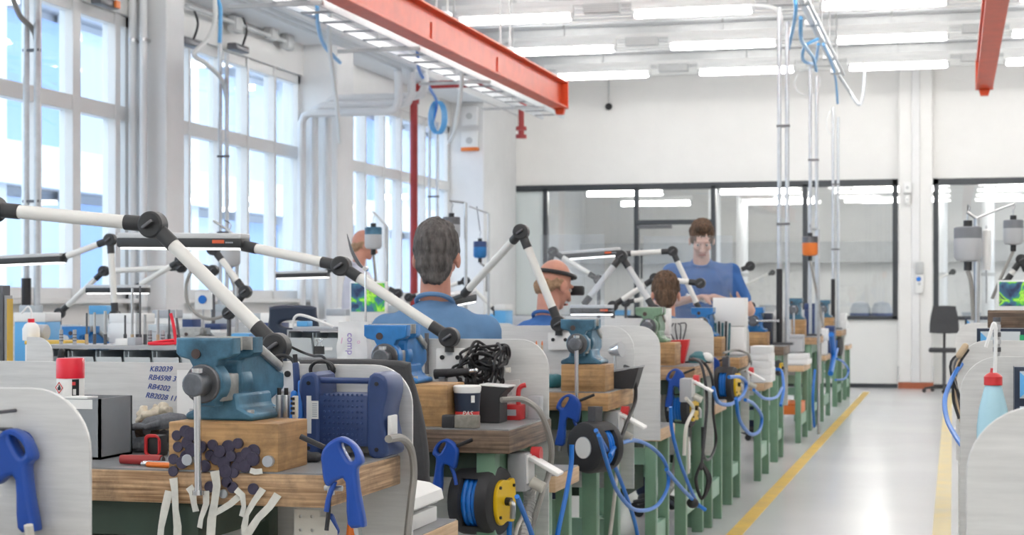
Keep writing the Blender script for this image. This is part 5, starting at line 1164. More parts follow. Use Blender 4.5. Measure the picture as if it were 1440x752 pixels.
# ================================================================= PEOPLE
def person(label, loc, rz, J, hair='hair_grey', shirt='shirt_blue', skin='skin', pitch=0.0, yaw=0.0, strap=False, hs=1.0, bald=False, seatno=None, voxel=.0065):
    """J: joints in local metres (x right, y ahead, z up). One continuous body, clothes and hair as children."""
    t = thing('person', label, 'person', loc, rz)
    neck = V(J['neck']); chest = V(J['chest']); pel = V(J['pelvis']); sw = J.get('sw', .185)
    HR = M.Translation(neck + V((0, .01, .06))) @ M.Rotation(yaw, 4, 'Z') @ M.Rotation(-pitch, 4, 'X') @ M.Scale(hs, 4)
    hp = lambda x, y, z: HR @ V((x, y, z)); 
    er = M.Rotation(yaw, 3, 'Z') @ M.Rotation(-pitch, 3, 'X'); 
    def ell(b, c, r, n=18):
        o = B().ball((0, 0, 0), [q * hs for q in r], n); b.add([er @ v + hp(*c) for v in o.v], o.f)
    def torso(b, g):
        b.caps(pel, (pel + chest) / 2, .15 + g, .155 + g, 16); b.caps((pel + chest) / 2, chest, .155 + g, .165 + g, 16)
        for s in (-1, 1):
            b.caps(pel + V((s * .05, 0, -.01)), chest + V((s * .07, -.005, .03)), .125 + g, .125 + g, 14)
            b.caps(chest + V((s * .05, -.01, .05)), V(J['sh'][0 if s < 0 else 1]), .09 + g, .068 + g, 14)
            b.caps(neck + V((s * .015, -.02, -.03)), V(J['sh'][0 if s < 0 else 1]) + V((-s * .03, 0, .01)), .05 + g, .05 + g, 12)
        b.caps(chest + V((0, -.01, .05)), neck + V((0, -.02, -.05)), .11 + g, .07 + g, 14)
    def flat(b):                                               # chests are wider than deep
        for v in b.v: pass
    body = B(); torso(body, -.012)
    body.caps(neck + V((0, -.02, -.06)), hp(0, -.02, .05), .062, .055, 14)
    ell(body, (0, -.012, .135), (.074, .094, .098)); ell(body, (0, .03, .075), (.058, .062, .078)); ell(body, (0, .066, .018), (.026, .022, .022), 10)
    o = B().caps((0, .094, .112), (0, .116, .07), .009, .014, 8); body.add([HR @ v for v in o.v], o.f)
    o = B().caps((-.035, .084, .128), (.035, .084, .128), .011, .011, 8); body.add([HR @ v for v in o.v], o.f)
    for s in (-1, 1):
        ell(body, (s * .081, -.002, .092), (.011, .024, .033), 12); ell(body, (s * .04, .06, .075), (.024, .026, .024), 10); ell(body, (s * .013, .104, .066), (.009, .011, .008), 8)
    sh = B(); torso(sh, .004); tr = B()
    for k, s in ((0, -1), (1, 1)):
        S, E, Wr = V(J['sh'][k]), V(J['el'][k]), V(J['wr'][k])
        body.caps(S, E, .05, .041, 12); body.caps(E, Wr, .042, .027, 12)
        sh.caps(S, S.lerp(E, J.get('sleeve', .62)), .066, .058, 14)
        # hand: palm, four curled fingers, thumb from the side of the palm
        d = (V(J['hand'][k]) - Wr).normalized(); side = d.cross(V((0, 0, 1))).normalized(); 
        if side.length < .1: side = V((1, 0, 0))
        nrm = side.cross(d).normalized(); th = -s
        for q in (-.024, -.008, .008, .024): body.caps(Wr + side * q * .6, Wr + d * .085 + side * q, .016, .0135, 8)
        for q, L in ((-.027, .07), (-.009, .085), (.009, .08), (.026, .062)):
            a = Wr + d * .088 + side * q * s; b1 = a + (d * .8 - nrm * .55).normalized() * L * .5; b2 = b1 + (d * .25 - nrm * .95).normalized() * L * .5
            body.caps(a, b1, .0095, .009, 8); body.caps(b1, b2, .009, .0078, 8)
        a = Wr + d * .03 + side * th * .03; b1 = a + (d * .6 + side * th * .75 - nrm * .2).normalized() * .045; b2 = b1 + (d * .9 - nrm * .4).normalized() * .032
        body.caps(a, b1, .013, .011, 8); body.caps(b1, b2, .011, .009, 8)
        Hp, K, An = V(J['hip'][k]), V(J['kn'][k]), V(J['an'][k])
        body.caps(Hp, K, .075, .052, 12); body.caps(K, An, .05, .036, 12); body.caps(An + V((0, 0, -.03)), An + V((0, .15, -.055)), .035, .03, 10)
        tr.caps(pel + V((s * .05, -.01, -.03)), Hp, .13, .10, 14); tr.caps(Hp, K, .098, .068, 14); tr.caps(K, An + V((0, 0, .02)), .068, .055, 14)
    tr.caps(pel + V((-.06, 0, -.02)), pel + V((.06, 0, -.02)), .14, .14, 14)
    for b in (body, sh, tr):
        for v in b.v:                                          # flatten the torso front to back
            if abs(v.x) < .28 and pel.z - .2 < v.z < neck.z - .02:
                f = max(0, min(1, (v.z - pel.z) / max(.01, neck.z - pel.z))); yc = pel.y + (neck.y - pel.y) * f
                if abs(v.y - yc) < .22: v.y = yc + (v.y - yc) * .78
    link('body', remesh(body, voxel, 3), skin, t)
    me = remesh(sh, .009, 8)
    jitter(me, lambda q: noise.noise(V((q.x * 9, q.y * 9, q.z * 5))) * .008)
    link('shirt', me, shirt, t)
    B().tube([neck + V((.068 * math.cos(a), -.022 + .066 * math.sin(a), -.002 - .03 * math.sin(a))) for a in [2 * PI * i / 20 for i in range(21)]], .009, 8).out('collar', shirt, t)
    link('trousers', remesh(tr, .01, 6), 'trouser', t)
    for k in (0, 1):
        An = V(J['an'][k]); b = B().caps(An + V((0, -.03, -.035)), An + V((0, .17, -.05)), .045, .038, 12)
        for v in b.v: v.z = max(v.z, An.z - .085)
        b.b2(An + V((-.042, -.07, -.09)), An + V((.042, .2, -.075))); link('shoe', remesh(b, .008, 3), 'black', t)
    hb = B()
    if not bald:
        ell(hb, (0, -.022, .150), (.086, .099, .104)); ell(hb, (0, -.058, .085), (.070, .055, .075)); ell(hb, (0, -.068, .04), (.052, .034, .045)); ell(hb, (0, .03, .215), (.062, .06, .036))
        for s in (-1, 1): ell(hb, (s * .064, .012, .135), (.022, .045, .05), 12)
    else:
        ell(hb, (0, -.06, .08), (.068, .045, .05))
        for s in (-1, 1): ell(hb, (s * .062, -.02, .105), (.02, .05, .03), 12)
    me = remesh(hb, .005, 2)
    jitter(me, lambda q: noise.noise(V((q.x * 60, q.y * 60, q.z * 18))) * .007 + noise.noise(V((q.x * 160, q.y * 160, q.z * 50))) * .004)
    link('hair', me, hair, t)
    for s in (-1, 1):
        e = B().ball((0, 0, 0), .0105 * hs, 12).out('eye', 'eye_white', t); e.location = hp(s * .031, .082, .106)
        B().ball((0, .009 * hs, -.002), .0058 * hs, 10).out('iris', 'iris', e)
    B().tube([hp(x, .094 + .004 * (1 - abs(x) / .024), .036) for x in (-.024, -.012, 0, .012, .024)], .0055 * hs).out('lips', 'lip', t)
    if strap:
        B().lathe([(.096, -.012), (.1, -.012), (.1, .012), (.096, .012)], (0, 0, 0), (0, 0, 1), 24)
        vs = B()
        vs.tube([hp(.088 * math.cos(a), -.012 + .108 * math.sin(a), .16 + .018 * math.sin(a)) for a in [2 * PI * i / 24 for i in range(25)]], .011, 8); vs.out('head_strap', 'black', t)
        B().box(hp(0, .12, .12), (.13 * hs, .035, .05), bev=.01).out('magnifier', 'black', t)
    return t
def seated(headtop, seat, reach=.42, lean=.06):
    nz = headtop - .285; pz = seat + .165
    ch = nz - .17
    return dict(neck=(0, lean, nz), chest=(0, lean * .6, ch), pelvis=(0, -.02, pz), sh=((-.175, lean * .8, nz - .115), (.175, lean * .8, nz - .115)), el=((-.225, .16, nz - .33), (.225, .16, nz - .33)), wr=((-.13, reach, nz - .27), (.13, reach, nz - .27)),
                hand=((-.06, reach + .09, nz - .27), (.06, reach + .09, nz - .27)), hip=((-.09, .02, pz - .03), (.09, .02, pz - .03)), kn=((-.13, .40, pz - .085), (.13, .40, pz - .085)), an=((-.13, .34, .09), (.13, .34, .09)))
h = W(612, Y=6.05)
person('seated grey-haired man in a blue shirt, his back turned, at the emblem reel bench', (h.x, 6.02, 0), math.radians(6), seated(1.575, .60, reach=.34), hair='hair_grey', shirt='shirt_blue', pitch=.05, yaw=.03)
chair((h.x, 6.0, 0), 0, 'backless work stool under the grey-haired man', seat=.60, back=False, base=.25)
h = W(766, Y=8.3)
person('seated man in a blue shirt wearing a dark head strap over thin hair', (h.x, 8.28, 0), math.radians(-8), seated(1.495, .52, reach=.36), hair='hair_ginger', shirt='shirt_royal', pitch=.35, yaw=-.5, strap=True, bald=True)
chair((h.x, 8.26, 0), 0, 'backless work stool under the man with the head strap', seat=.52, back=False, base=.25)
h = W(943, Y=10.25)
person('seated man bent low over his work in front of the standing man', (h.x - .02, 10.2, 0), math.radians(10), seated(1.45, .50, reach=.36, lean=.1), hair='hair_brown', shirt='shirt_blue', pitch=.3)
chair((h.x - .02, 10.2, 0), 0, 'backless work stool under the man bent low over his work', seat=.50, back=False, base=.22)
h = W(1045, Y=15.8)
person('seated man in blue far along the bench row beyond the standing man', (h.x - .1, 15.9, 0), math.radians(0), seated(1.52, .52, reach=.36), hair='hair_ginger', shirt='shirt_royal', pitch=.2)
chair((h.x - .1, 15.9, 0), 0, 'backless work stool under the man far along the row', seat=.52, back=False)
h = W(985, Y=11.8)
J = dict(neck=(0, .10, 1.555), chest=(0, .05, 1.38), pelvis=(0, -.03, 1.0), sh=((-.2, .08, 1.48), (.2, .08, 1.48)), el=((-.33, .13, 1.22), (.33, .12, 1.24)), wr=((-.09, .34, 1.31), (.06, .36, 1.30)), hand=((-.01, .38, 1.32), (-.03, .40, 1.32)), hip=((-.1, -.03, .95), (.1, -.03, .95)), kn=((-.11, .0, .52), (.11, .0, .52)), an=((-.11, -.04, .09), (.11, -.04, .09)), sleeve=.7)
person('standing dark-haired man in a blue polo shirt looking down at his hands', (h.x, 11.87, 0), math.radians(186), J, hair='hair_brown', shirt='shirt_royal', skin='skin_pale', pitch=.5, yaw=.1)
t = thing('white_file', 'slim white handpiece held by the standing man', 'handpiece', (h.x + .02, 11.51, 1.30)); t.rotation_euler = (0, .35, 0); B().cyl((-.08, 0, .0), (.07, 0, 0), .012, .009, n=12).out('grip', 'plastic_white', t); B().cyl((.07, 0, 0), (.11, 0, 0), .004, n=8).out('tip', 'steel', t)
h = W(503, Y=13.4)
Js = dict(neck=(0, .02, 1.58), chest=(0, .01, 1.40), pelvis=(0, -.02, 1.0), sh=((-.19, .0, 1.49), (.19, .0, 1.49)), el=((-.25, .03, 1.2), (.25, .03, 1.2)), wr=((-.2, .2, 1.08), (.2, .22, 1.1)), hand=((-.16, .28, 1.05), (.16, .3, 1.07)), hip=((-.1, -.02, .95), (.1, -.02, .95)), kn=((-.11, .03, .52), (.11, .0, .52)), an=((-.12, -.03, .09), (.11, -.04, .09)))
person('person in a pale shirt and dark trousers standing by the windows', (h.x, 13.4, 0), math.radians(-60), Js, hair='hair_ginger', shirt='shirt_pale', pitch=.2, bald=True)

# ================================================================= LEFT: bins, rods and clutter
def bins(loc, n, w, d, h, tiers, label, rz=0, gap=.006):
    """rack of clear fronted bins; every bin is a thing"""
    t = thing('bin_rack', label + ' rack', 'rack', loc, rz); W_ = n * w
    for k in range(tiers + 1): B().b2((0, 0, k * h), (W_, d, k * h + .006)).out('shelf', 'plastic_grey', t)
    for s in (0, W_): B().b2((s - .003, 0, 0), (s + .003, d, tiers * h + .006)).out('side', 'plastic_grey', t)
    for j in range(tiers):
        for i in range(n):
            q = V((i * w + gap, -.012, j * h + .007)); q.rotate(M.Rotation(rz, 3, 'Z'))
            b = thing('parts_bin', 'small bin with a clear sloping front in the ' + label, 'bin', V(loc) + q, rz, 'bins of the ' + label)
            ww = w - 2 * gap; hh = h - .014
            B().b2((0, .02, 0), (ww, d - .01, .004)).b2((0, .02, 0), (.003, d - .01, hh)).b2((ww - .003, .02, 0), (ww, d - .01, hh)).b2((0, d - .013, 0), (ww, d - .01, hh)).out('shell', 'bin_clear', b)
            B().add([(0, .02, 0), (ww, .02, 0), (ww, -.005, hh * .8), (0, -.005, hh * .8), (0, .024, 0), (ww, .024, 0), (ww, -.001, hh * .8), (0, -.001, hh * .8)], [(0, 1, 2, 3), (4, 7, 6, 5), (3, 2, 6, 7), (0, 4, 5, 1), (0, 3, 7, 4), (1, 5, 6, 2)]).out('front', 'bin_front', b)
            if (i + j) % 2 == 0: B().b2((ww * .25, -.004, hh * .3), (ww * .75, -.001, hh * .6)).out('label_card', 'paper', b).rotation_euler = (-.25, 0, 0)
    return t
Y2 = 5.12; xb0, xb1 = W(58, Y=Y2).x, W(338, Y=Y2).x
bins((xb0, Y2, WT), 7, (xb1 - xb0) / 7, .2, .105, 2, 'bin row behind the handwriting')
ZR = WT + .222
tag(B().b2((xb0 - .02, Y2 + .0, ZR - .006), (xb1 + .0, Y2 + .24, ZR)).out('rack_board', 'plastic_grey'), 'grey board lying on the bin row behind the handwriting', 'board')
rods = [(122, 440), (133, 439), (148, 437), (176, 443), (186, 405), (193, 440), (197, 402), (204, 442), (222, 436), (238, 435), (248, 435)]
for k, (x, y) in enumerate(rods):
    p = W(x, Y=Y2 + .1 + .03 * (k % 2)); top = W(x, y, Y=p.y).z
    t = thing('round_file', 'slim upright steel file standing on the bin row', 'file', (p.x, p.y, ZR), group='upright files on the bin row'); B().cyl((0, 0, .03), (0, 0, top - ZR), .0035 + .001 * (k % 3), n=8).out('blade', 'steel' if k % 3 else 'dark_steel', t); B().cyl((0, 0, 0), (0, 0, .035), .006, n=10).out('handle', 'wood_rod' if k % 4 == 0 else 'dark_steel', t)
for k, x in enumerate((86, 105, 211, 229)):
    p = W(x, Y=Y2 + .07); t = thing('grey_punch', 'short thick grey punch standing on the bin row', 'punch', (p.x, p.y, ZR), group='short punches on the bin row'); B().cyl((0, 0, 0), (0, 0, .05), .0065, n=12).out('shaft', 'plastic_grey', t, bevel=.001)
    for z in (.012, .022, .032): B().cyl((0, 0, z), (0, 0, z + .003), .0072, n=12).out('ring', 'dark_steel', t)
p = W(183, Y=Y2 + .05); t = thing('small_box', 'small pale box among the upright files', 'box', (p.x, p.y, ZR)); B().b2((-.045, -.02, 0), (.0, .03, .022), bev=.002).out('box', 'paper', t); B().b2((.0, -.02, 0), (.03, .03, .026), bev=.002).out('tin', 'label_grey', t)
t = thing('red_tongs', 'long-nosed bright red tongs beside the upright files', 'tongs', (W(228, Y=Y2 + .04).x, Y2 + .05, ZR + .006))
B().tube([(-.055, 0, 0), (.0, 0, .008), (.04, 0, .012), (.045, .02, .012)], .005).out('arm', 'cap_red', t); B().tube([(-.04, -.02, 0), (.01, -.015, .0), (.045, -.0, .002)], .005).out('arm', 'cap_red', t); B().tube([(.045, .0, 0), (.036, .0, .06), (.026, .0, .10)], .0055).out('arm', 'cap_red', t); B().tube([(.055, .01, 0), (.048, .01, .05), (.042, .01, .085)], .004).out('spring', 'dark_steel', t)
p = W(60, Y=Y2 + .22); t = thing('white_case', 'white case with an orange edge left of the bin row', 'case', (p.x - .02, 5.48, WT)); B().b2((-.085, -.08, 0), (.075, .08, .215), bev=.004).out('case', 'plastic_white', t); B().b2((-.086, -.082, .215), (.076, .082, .228), bev=.003).out('edge', 'yellow_paint', t)
p = W(52, Y=5.5); t = thing('wash_bottle', 'white wash bottle with a red collar and bent spout on the white case', 'bottle', (p.x, 5.46, WT + .228)); B().lathe([(0, 0), (.03, 0), (.031, .04), (.022, .058), (.012, .064)], n=18).out('bottle', 'plastic_white', t); B().cyl((0, 0, .062), (0, 0, .077), .012, n=14).out('collar', 'cap_red', t); B().tube([(0, 0, .077), (0, 0, .105), (-.012, 0, .12), (-.03, 0, .105), (-.04, 0, .095)], .0035).out('spout', 'plastic_white', t)
p = W(38, Y=5.4); tag(B().cyl((-.05, 0, .03), (.03, 0, .03), .028, n=18).out('tape_roll', 'label_grey', bevel=.004), 'grey roll lying on the white case beside the bottle', 'roll').location = (p.x - .02, 5.52, WT + .226)
t = thing('small_guard', 'small rounded guard plate with a cork plug behind the near bench', 'guard', (W(25, Y=4.9).x, 5.06, WT)); link('plate', cut2d('plate', [(-.06, 0), (.035, 0)] + arc((-.025, .19), .06, 0, PI / 2, 8) + [(-.06, .25)], t=.006), 'alu', t); B().cyl((.02, -.03, .12), (.012, -.03, .17), .014, .012, n=14).out('cork', 'wood_rod', t); B().cyl((.02, -.01, .11), (.02, -.05, .11), .012, n=12).out('nozzle', 'chrome', t); B().caps((.045, .02, .12), (.055, .02, .20), .012).out('grip', 'black', t)
t = thing('steel_post', 'tall dark steel upright with a yellow edge at the near bench', 'post', (W(5, Y=4.6).x, 4.6, 0)); B().b2((-.012, -.02, 0), (.010, .02, 1.34)).out('upright', 'dark_steel', t); B().b2((.010, -.012, 0), (.018, .02, 1.31)).out('flange', 'plastic_grey', t); B().b2((.018, -.012, .5), (.020, .02, 1.30)).out('yellow_edge', 'yellow_paint', t)
# vises of the window side
vise((W(108, Y=7.9).x, 7.99, WT + .05), 'vise_bright', 'small blue vise on the window side bench', jaw=.14)
block(W(88, Y=7.9).x, W(130, Y=7.9).x, 7.87, 8.12, WT, WT + .05, 'low wooden block under the small window side vise')
vise((W(270, Y=7.9).x, 7.97, WT + .07), 'vise_worn', 'bare grey vise behind the blue vise with magnets', jaw=.12)
block(W(255, Y=7.9).x, W(288, Y=7.9).x, 7.87, 8.10, WT, WT + .07, 'low wooden block under the bare grey vise')
# clutter of the window side benches
rnd = random.Random(5)
cl_cols = ['plastic_white', 'paper', 'label_grey', 'bin_clear', 'hose_sky', 'plastic_white', 'radio_blue', 'paper']
lab = ['white cardboard box', 'white paper carton', 'grey instrument box', 'pale plastic box', 'light blue box', 'white plastic tray', 'dark blue box', 'white paper pile']
spots = [(7.95, x) for x in (25, 160, 205, 320, 365)] + [(9.5, x) for x in (20, 60, 120, 165, 215, 285, 350, 400)] + [(11.7, x) for x in (250, 300, 345, 465, 500, 545)] + [(14.3, x) for x in (380, 430, 470, 530, 580, 660, 700)] + [(17.3, x) for x in (520, 560, 640, 690)]
where = {7.95: 'the bench of the small blue vise', 9.5: 'the bench under the white motor', 11.7: 'the bench behind the navy chair', 14.3: 'the window side bench near the middle column', 17.3: 'the window side bench near the red pipe'}
for i, (Y, x) in enumerate(spots):
    k = rnd.randrange(8); w, h, d = rnd.uniform(.09, .2), rnd.uniform(.16, .34), rnd.uniform(.12, .2)
    p = W(x, Y=Y); X = min(max(p.x, -6.1), -3.3)
    t = thing('storage_box', lab[k] + ' on ' + where[Y], 'box', (X, Y + .2, WT), rnd.uniform(-.2, .2), 'boxes on the window side benches'); B().box((0, 0, h * .42), (w, d, h * .84), bev=.004).out('box', cl_cols[k], t); B().box((0, 0, h * .92), (w * 1.03, d * 1.03, h * .16), bev=.004).out('lid', cl_cols[(k + 1) % 8], t)
# bag, bins and clip beside it
t = thing('paper_bag', 'crinkled white bag with violet lettering beside the bright blue vise', 'bag', (W(495, Y=5.3).x, 5.32, T2)); b = B()
b.add([(x * (.055 if z < .25 else .05), y * (.04 if z < .2 else .022), z) for z in (0, .1, .2, .27, .32) for x, y in ((-1, -1), (0, -1.1), (1, -1), (1, 1), (0, 1.1), (-1, 1))], [(j * 6 + i, j * 6 + (i + 1) % 6, j * 6 + 6 + (i + 1) % 6, j * 6 + 6 + i) for j in range(4) for i in range(6)] + [tuple(range(6))[::-1], tuple(range(24, 30))])
me = b.mesh('bag'); bm = bmesh.new(); bm.from_mesh(me); bmesh.ops.subdivide_edges(bm, edges=bm.edges, cuts=6, use_grid_fill=True); bm.to_mesh(me); bm.free(); jitter(me, lambda q: noise.noise(q * 30) * .006); me.shade_smooth(); link('bag', me, 'plastic_white', t)
text('comp', .032, 'ink_purple', t, (-.005, -.050, .285), (PI / 2, PI / 2, 0)); text('o', .02, 'ink_pink', t, (.028, -.050, .25), (PI / 2, 0, 0)); text('l', .03, 'ink_pink', t, (-.03, -.050, .25), (PI / 2, .2, 0))
bins((W(402, Y=6.6).x, 6.62, T3), 2, .115, .16, .115, 2, 'double bin row beside the white bag')
t = thing('wire_tray', 'blue tray with a bent white wire handle on the double bin row', 'tray', (W(436, Y=6.62).x, 6.7, T3 + .236)); B().b2((-.09, -.05, 0), (.1, .06, .012), bev=.003).out('tray', 'label_grey', t); B().tube([(-.09, -.05, .01), (-.08, -.05, .05), (-.05, -.05, .06), (.02, -.05, .04), (.09, -.05, .012)], .006).out('handle', 'plastic_white', t); B().b2((-.08, -.03, .012), (-.03, .03, .035), bev=.004).out('insert', 'hose_sky', t)
t = thing('binder_clip', 'black binder clip standing upright behind the near backboard', 'clip', (W(453, Y=4.02).x, 4.0, 1.162)); B().prism([(-.004, .0), (.004, 0), (.001, .02), (-.001, .02)], -.013, .013, 'x').out('clamp', 'black', t); B().tube([(-.008, 0, .018), (-.003, 0, .03), (-.008, 0, .036), (0, 0, .038), (.008, 0, .036), (.003, 0, .03), (.008, 0, .018)], .0012).out('wire', 'chrome', t)
# screens with a nature picture
def picture_mat():
    m = bpy.data.materials.new('screen_picture'); m.use_nodes = True; nt = m.node_tree; N = nt.nodes; L = nt.links; b = N['Principled BSDF']; b.inputs['Roughness'].default_value = .3
    tc = N.new('ShaderNodeTexCoord'); n = N.new('ShaderNodeTexNoise'); n.inputs['Scale'].default_value = 9; n.inputs['Detail'].default_value = 3; n.inputs['Distortion'].default_value = 1.2; L.new(tc.outputs['Object'], n.inputs['Vector'])
    r = N.new('ShaderNodeValToRGB'); e = r.color_ramp.elements; e[0].position = .36; e[0].color = (.01, .015, .05, 1); e[1].position = .5; e[1].color = (.03, .10, .16, 1)
    for p, c in ((.54, (.02, .22, .03, 1)), (.60, (.25, .5, .04, 1)), (.66, (.03, .05, .05, 1))): q = e.new(p); q.color = c
    L.new(n.outputs['Fac'], r.inputs[0]); L.new(r.outputs[0], b.inputs['Base Color']); L.new(r.outputs[0], b.inputs['Emission Color']); b.inputs['Emission Strength'].default_value = .5; MATS['screen_picture'] = m
picture_mat()
def screen(x0, x1, y0, y1, Y, zb, label):
    a, c = W(x0, y1, Y=Y), W(x1, y0, Y=Y); t = thing('monitor', label, 'monitor', ((a.x + c.x) / 2, Y, zb)); w = (c.x - a.x) / 2
    B().b2((-w - .01, 0, a.z - zb - .06), (w + .01, .03, c.z - zb + .01), bev=.004).out('casing', 'plastic_white', t); B().b2((-w, -.003, a.z - zb), (w, .0, c.z - zb)).out('screen', 'screen_picture', t)
    B().b2((-.03, .02, 0), (.03, .05, a.z - zb)).out('stand', 'plastic_white', t); B().b2((-.09, -.04, 0), (.09, .1, .012)).out('foot', 'plastic_white', t)
screen(494, 541, 398, 438, 9.5, WT, 'white monitor with a green nature picture behind the lamp arm')
p = W(520, 400, Y=9.5)
t = thing('leaf_spatula', 'dark curved spatula leaf sticking up behind the lamp tube', 'spatula', W(514, 378, Y=5.45)); link('blade', cut2d('blade', smooth_poly([(0, 0), (-.015, .015), (-.045, .065), (-.062, .11), (-.066, .118), (-.062, .095), (-.05, .05), (-.025, .01)], 3), t=.004), 'dark_steel', t); B().cyl((0, -.01, 0), (0, .012, 0), .008, n=10).out('hinge', 'chrome', t)
tb = W(514, 440, Y=5.55); B().cyl((0, 0, T2 - t.location.z), (0, 0, 0), .004, n=8).out('support_wire', 'chrome', t)
t = thing('hanging_tag', 'blue round badge on a white card beside the window side motor', 'tag', W(283, 421, Y=9.5)); B().b2((-.05, .02, -.06), (.06, .03, .05)).out('card', 'plastic_white', t); B().cyl((0, .02, 0), (0, .012, 0), .026, n=20).out('badge', 'hose_blue', t); B().cyl((0, .025, .924 - t.location.z), (0, .025, -.06), .006).out('rod', 'steel', t)

# ================================================================= RIGHT HAND BENCHES
XR = .018
for k, (y, zt, lb) in enumerate(((2.5, 1.15, 'nearest right hand bench with a plain rounded backboard'), (4.62, 1.15, 'right hand bench with the blue wash bottle before it'), (6.2, 1.155, 'right hand bench below the wooden board'), (10.4, 1.16, 'right hand bench under the hanging grey motors'))):
    bench(y + .02, y + .62, XR + .02, 1.9, lb, 'wood_pale', board=(y, XR, 1.9), bz0=.35, bz1=zt, right=False)
t = thing('wash_bottle', 'pale blue wash bottle with a red cap and a bent white straw', 'bottle', (W(1397, Y=3.3).x, 3.32, .924))
tag(B().b2((XR + .02, 3.15, .0), (.5, 3.5, .924)).out('tool_cabinet', 'plastic_grey', bevel=.004), 'grey cabinet under the blue wash bottle', 'cabinet')
c = t.location; z = lambda y: W(1397, y, Y=3.3).z - .924
B().lathe([(0, 0), (.030, 0), (.031, .01), (.030, z(600)), (.026, z(575)), (.016, z(545)), (.013, z(541))], n=24).out('bottle', 'bottle_blue', t)
B().lathe([(.017, z(542)), (.017, z(530)), (.013, z(527)), (.006, z(524)), (.005, z(518)), (0, z(518))], n=20).lathe([(.017, z(542)), (0, z(542))], n=20).out('cap', 'plastic_red', t)
q = lambda x, y: W(x, y, Y=3.3) - c
B().tube([q(1399, 524), q(1400, 490), q(1400, 462), q(1397, 455), q(1392, 470), q(1386, 488)], .0035).out('straw', 'plastic_white', t)
t = thing('steel_tube', 'banded steel tube standing upright beside the wash bottle', 'tube', (W(1405, Y=4.5).x, 4.72, .924)); top = W(1403, 446, Y=4.7).z - .924; B().cyl((0, 0, 0), (0, 0, top), .009, n=14).out('tube', 'steel', t)
for k in range(5): B().cyl((0, 0, top - .012 - k * .02), (0, 0, top - k * .02), .0105, n=14).out('band', 'dark_steel' if k % 2 == 0 else 'chrome', t)
o = B().b2((0, 0, 0), (.9, .03, W(1400, 436, Y=6.6).z - W(1400, 461, Y=6.6).z), bev=.003).out('wooden_board', 'wood_dark'); o.location = (W(1389, Y=6.6).x, 6.6, W(1400, 461, Y=6.6).z); tag(o, 'brown wooden board resting on the bin rack of the right hand bench', 'board')
def dark_rack(x0, y0, y1, Y, zb, n, label):
    a = W(x0, y1, Y=Y); h = W(x0, y0, Y=Y).z - zb; t = thing('drawer_rack', label, 'drawer rack', (a.x, Y, zb)); w = .16
    B().b2((0, .01, 0), (w * n, .11, h)).out('carcass', 'navy', t)
    m = max(1, int(h / .085))
    for i in range(n):
        for j in range(m):
            d = B().b2((i * w + .012, -.004, h - (j + 1) * h / m + .01), (i * w + w - .008, .01, h - j * h / m - .01)).out('drawer', 'bin_front', t)
            B().prism([(i * w + .012, h - (j + 1) * h / m + .012), (i * w + .045, h - (j + .5) * h / m), (i * w + .012, h - j * h / m - .012)], -.012, -.004, 'y').out('facet', 'hose_sky', d)
            if j == 0 and i == 1: B().b2((i * w - .01, -.009, h - .05), (i * w + .07, -.004, h - .022)).out('green_label', 'green_plain', d)
dark_rack(1374, 462, 480, 6.5, .924, 5, 'dark rack of clear drawers with a green label below the wooden board')
dark_rack(1427, 516, 590, 4.4, .0, 3, 'dark rack of clear drawers behind the wash bottle')
dark_rack(1357, 447, 470, 10.76, .924, 5, 'dark rack of clear drawers on the far right hand bench')
screen(1405, 1470, 396, 430, 10.6, .924, 'white monitor with a green nature picture on the right hand bench')
motor(1361, 345, 10.6, 'large grey hanging motor nearest the aisle on the right hand bench', 1.5, top='motor_grey', low='motor_light', arm=((1360, 298), (1374, 308), 1374, .924), shaft=((1366, 400), (1369, 450)))
motor(1425, 328, 10.9, 'grey hanging motor on a slanting arm over the right hand bench', 1.1, top='motor_grey', low='motor_light', arm=((1427, 286), (1372, 307), 1372, .924), shaft=((1410, 385), (1395, 420)))
t = thing('dust_sleeve', 'translucent white sleeve hanging between the two grey motors', 'sleeve', W(1387, 352, Y=10.7)); B().lathe([(.018, .13), (.028, .12), (.03, -.05), (.022, -.12)], n=16).out('sleeve', 'plastic_white', t); B().cyl((0, 0, -.32), (0, 0, .15), .006).out('rod', 'steel', t)
chair((W(1333, Y=24.5).x - .05, 24.4, 0), math.radians(180), 'black office chair before the partition beyond the right hand benches', seat=.62, m='charcoal', b0=.2, b1=.58)
lamp([W(1452, 400, Y=10.97), W(1436, 365, Y=10.97), W(1412, 400, Y=10.97)], 'jointed lamp behind the right hand motors', mount=False, post=.924)
cable('air_hose', [W(1352, 512, Y=6.15), W(1340, 530, Y=6.0), W(1329, 560, Y=5.8), W(1332, 590, Y=5.6), W(1345, 615, Y=5.3), W(1358, 632, Y=5.0)], .008, 'hose_blue', 'blue hose bulging out beside the right hand benches', 'hose')
t = thing('cable_hank', 'brown and black cables hanging at the end of the right hand bench', 'cable', W(1349, 540, Y=6.1))
for k in range(5): B().tube([(.03, .02, .12), (-.005 - .006 * k, 0, .06), (-.02 + .012 * k, .01, -.04 - .02 * k), (.0 + .008 * k, .0, -.12 - .012 * k)], .006).out('cable', ['black', 'wood_rod', 'dark_steel', 'cable_grey', 'black'][k], t)
B().caps((.0, 0, .1), (.02, .02, .13), .012, .012).out('clamp', 'wood_rod', t)

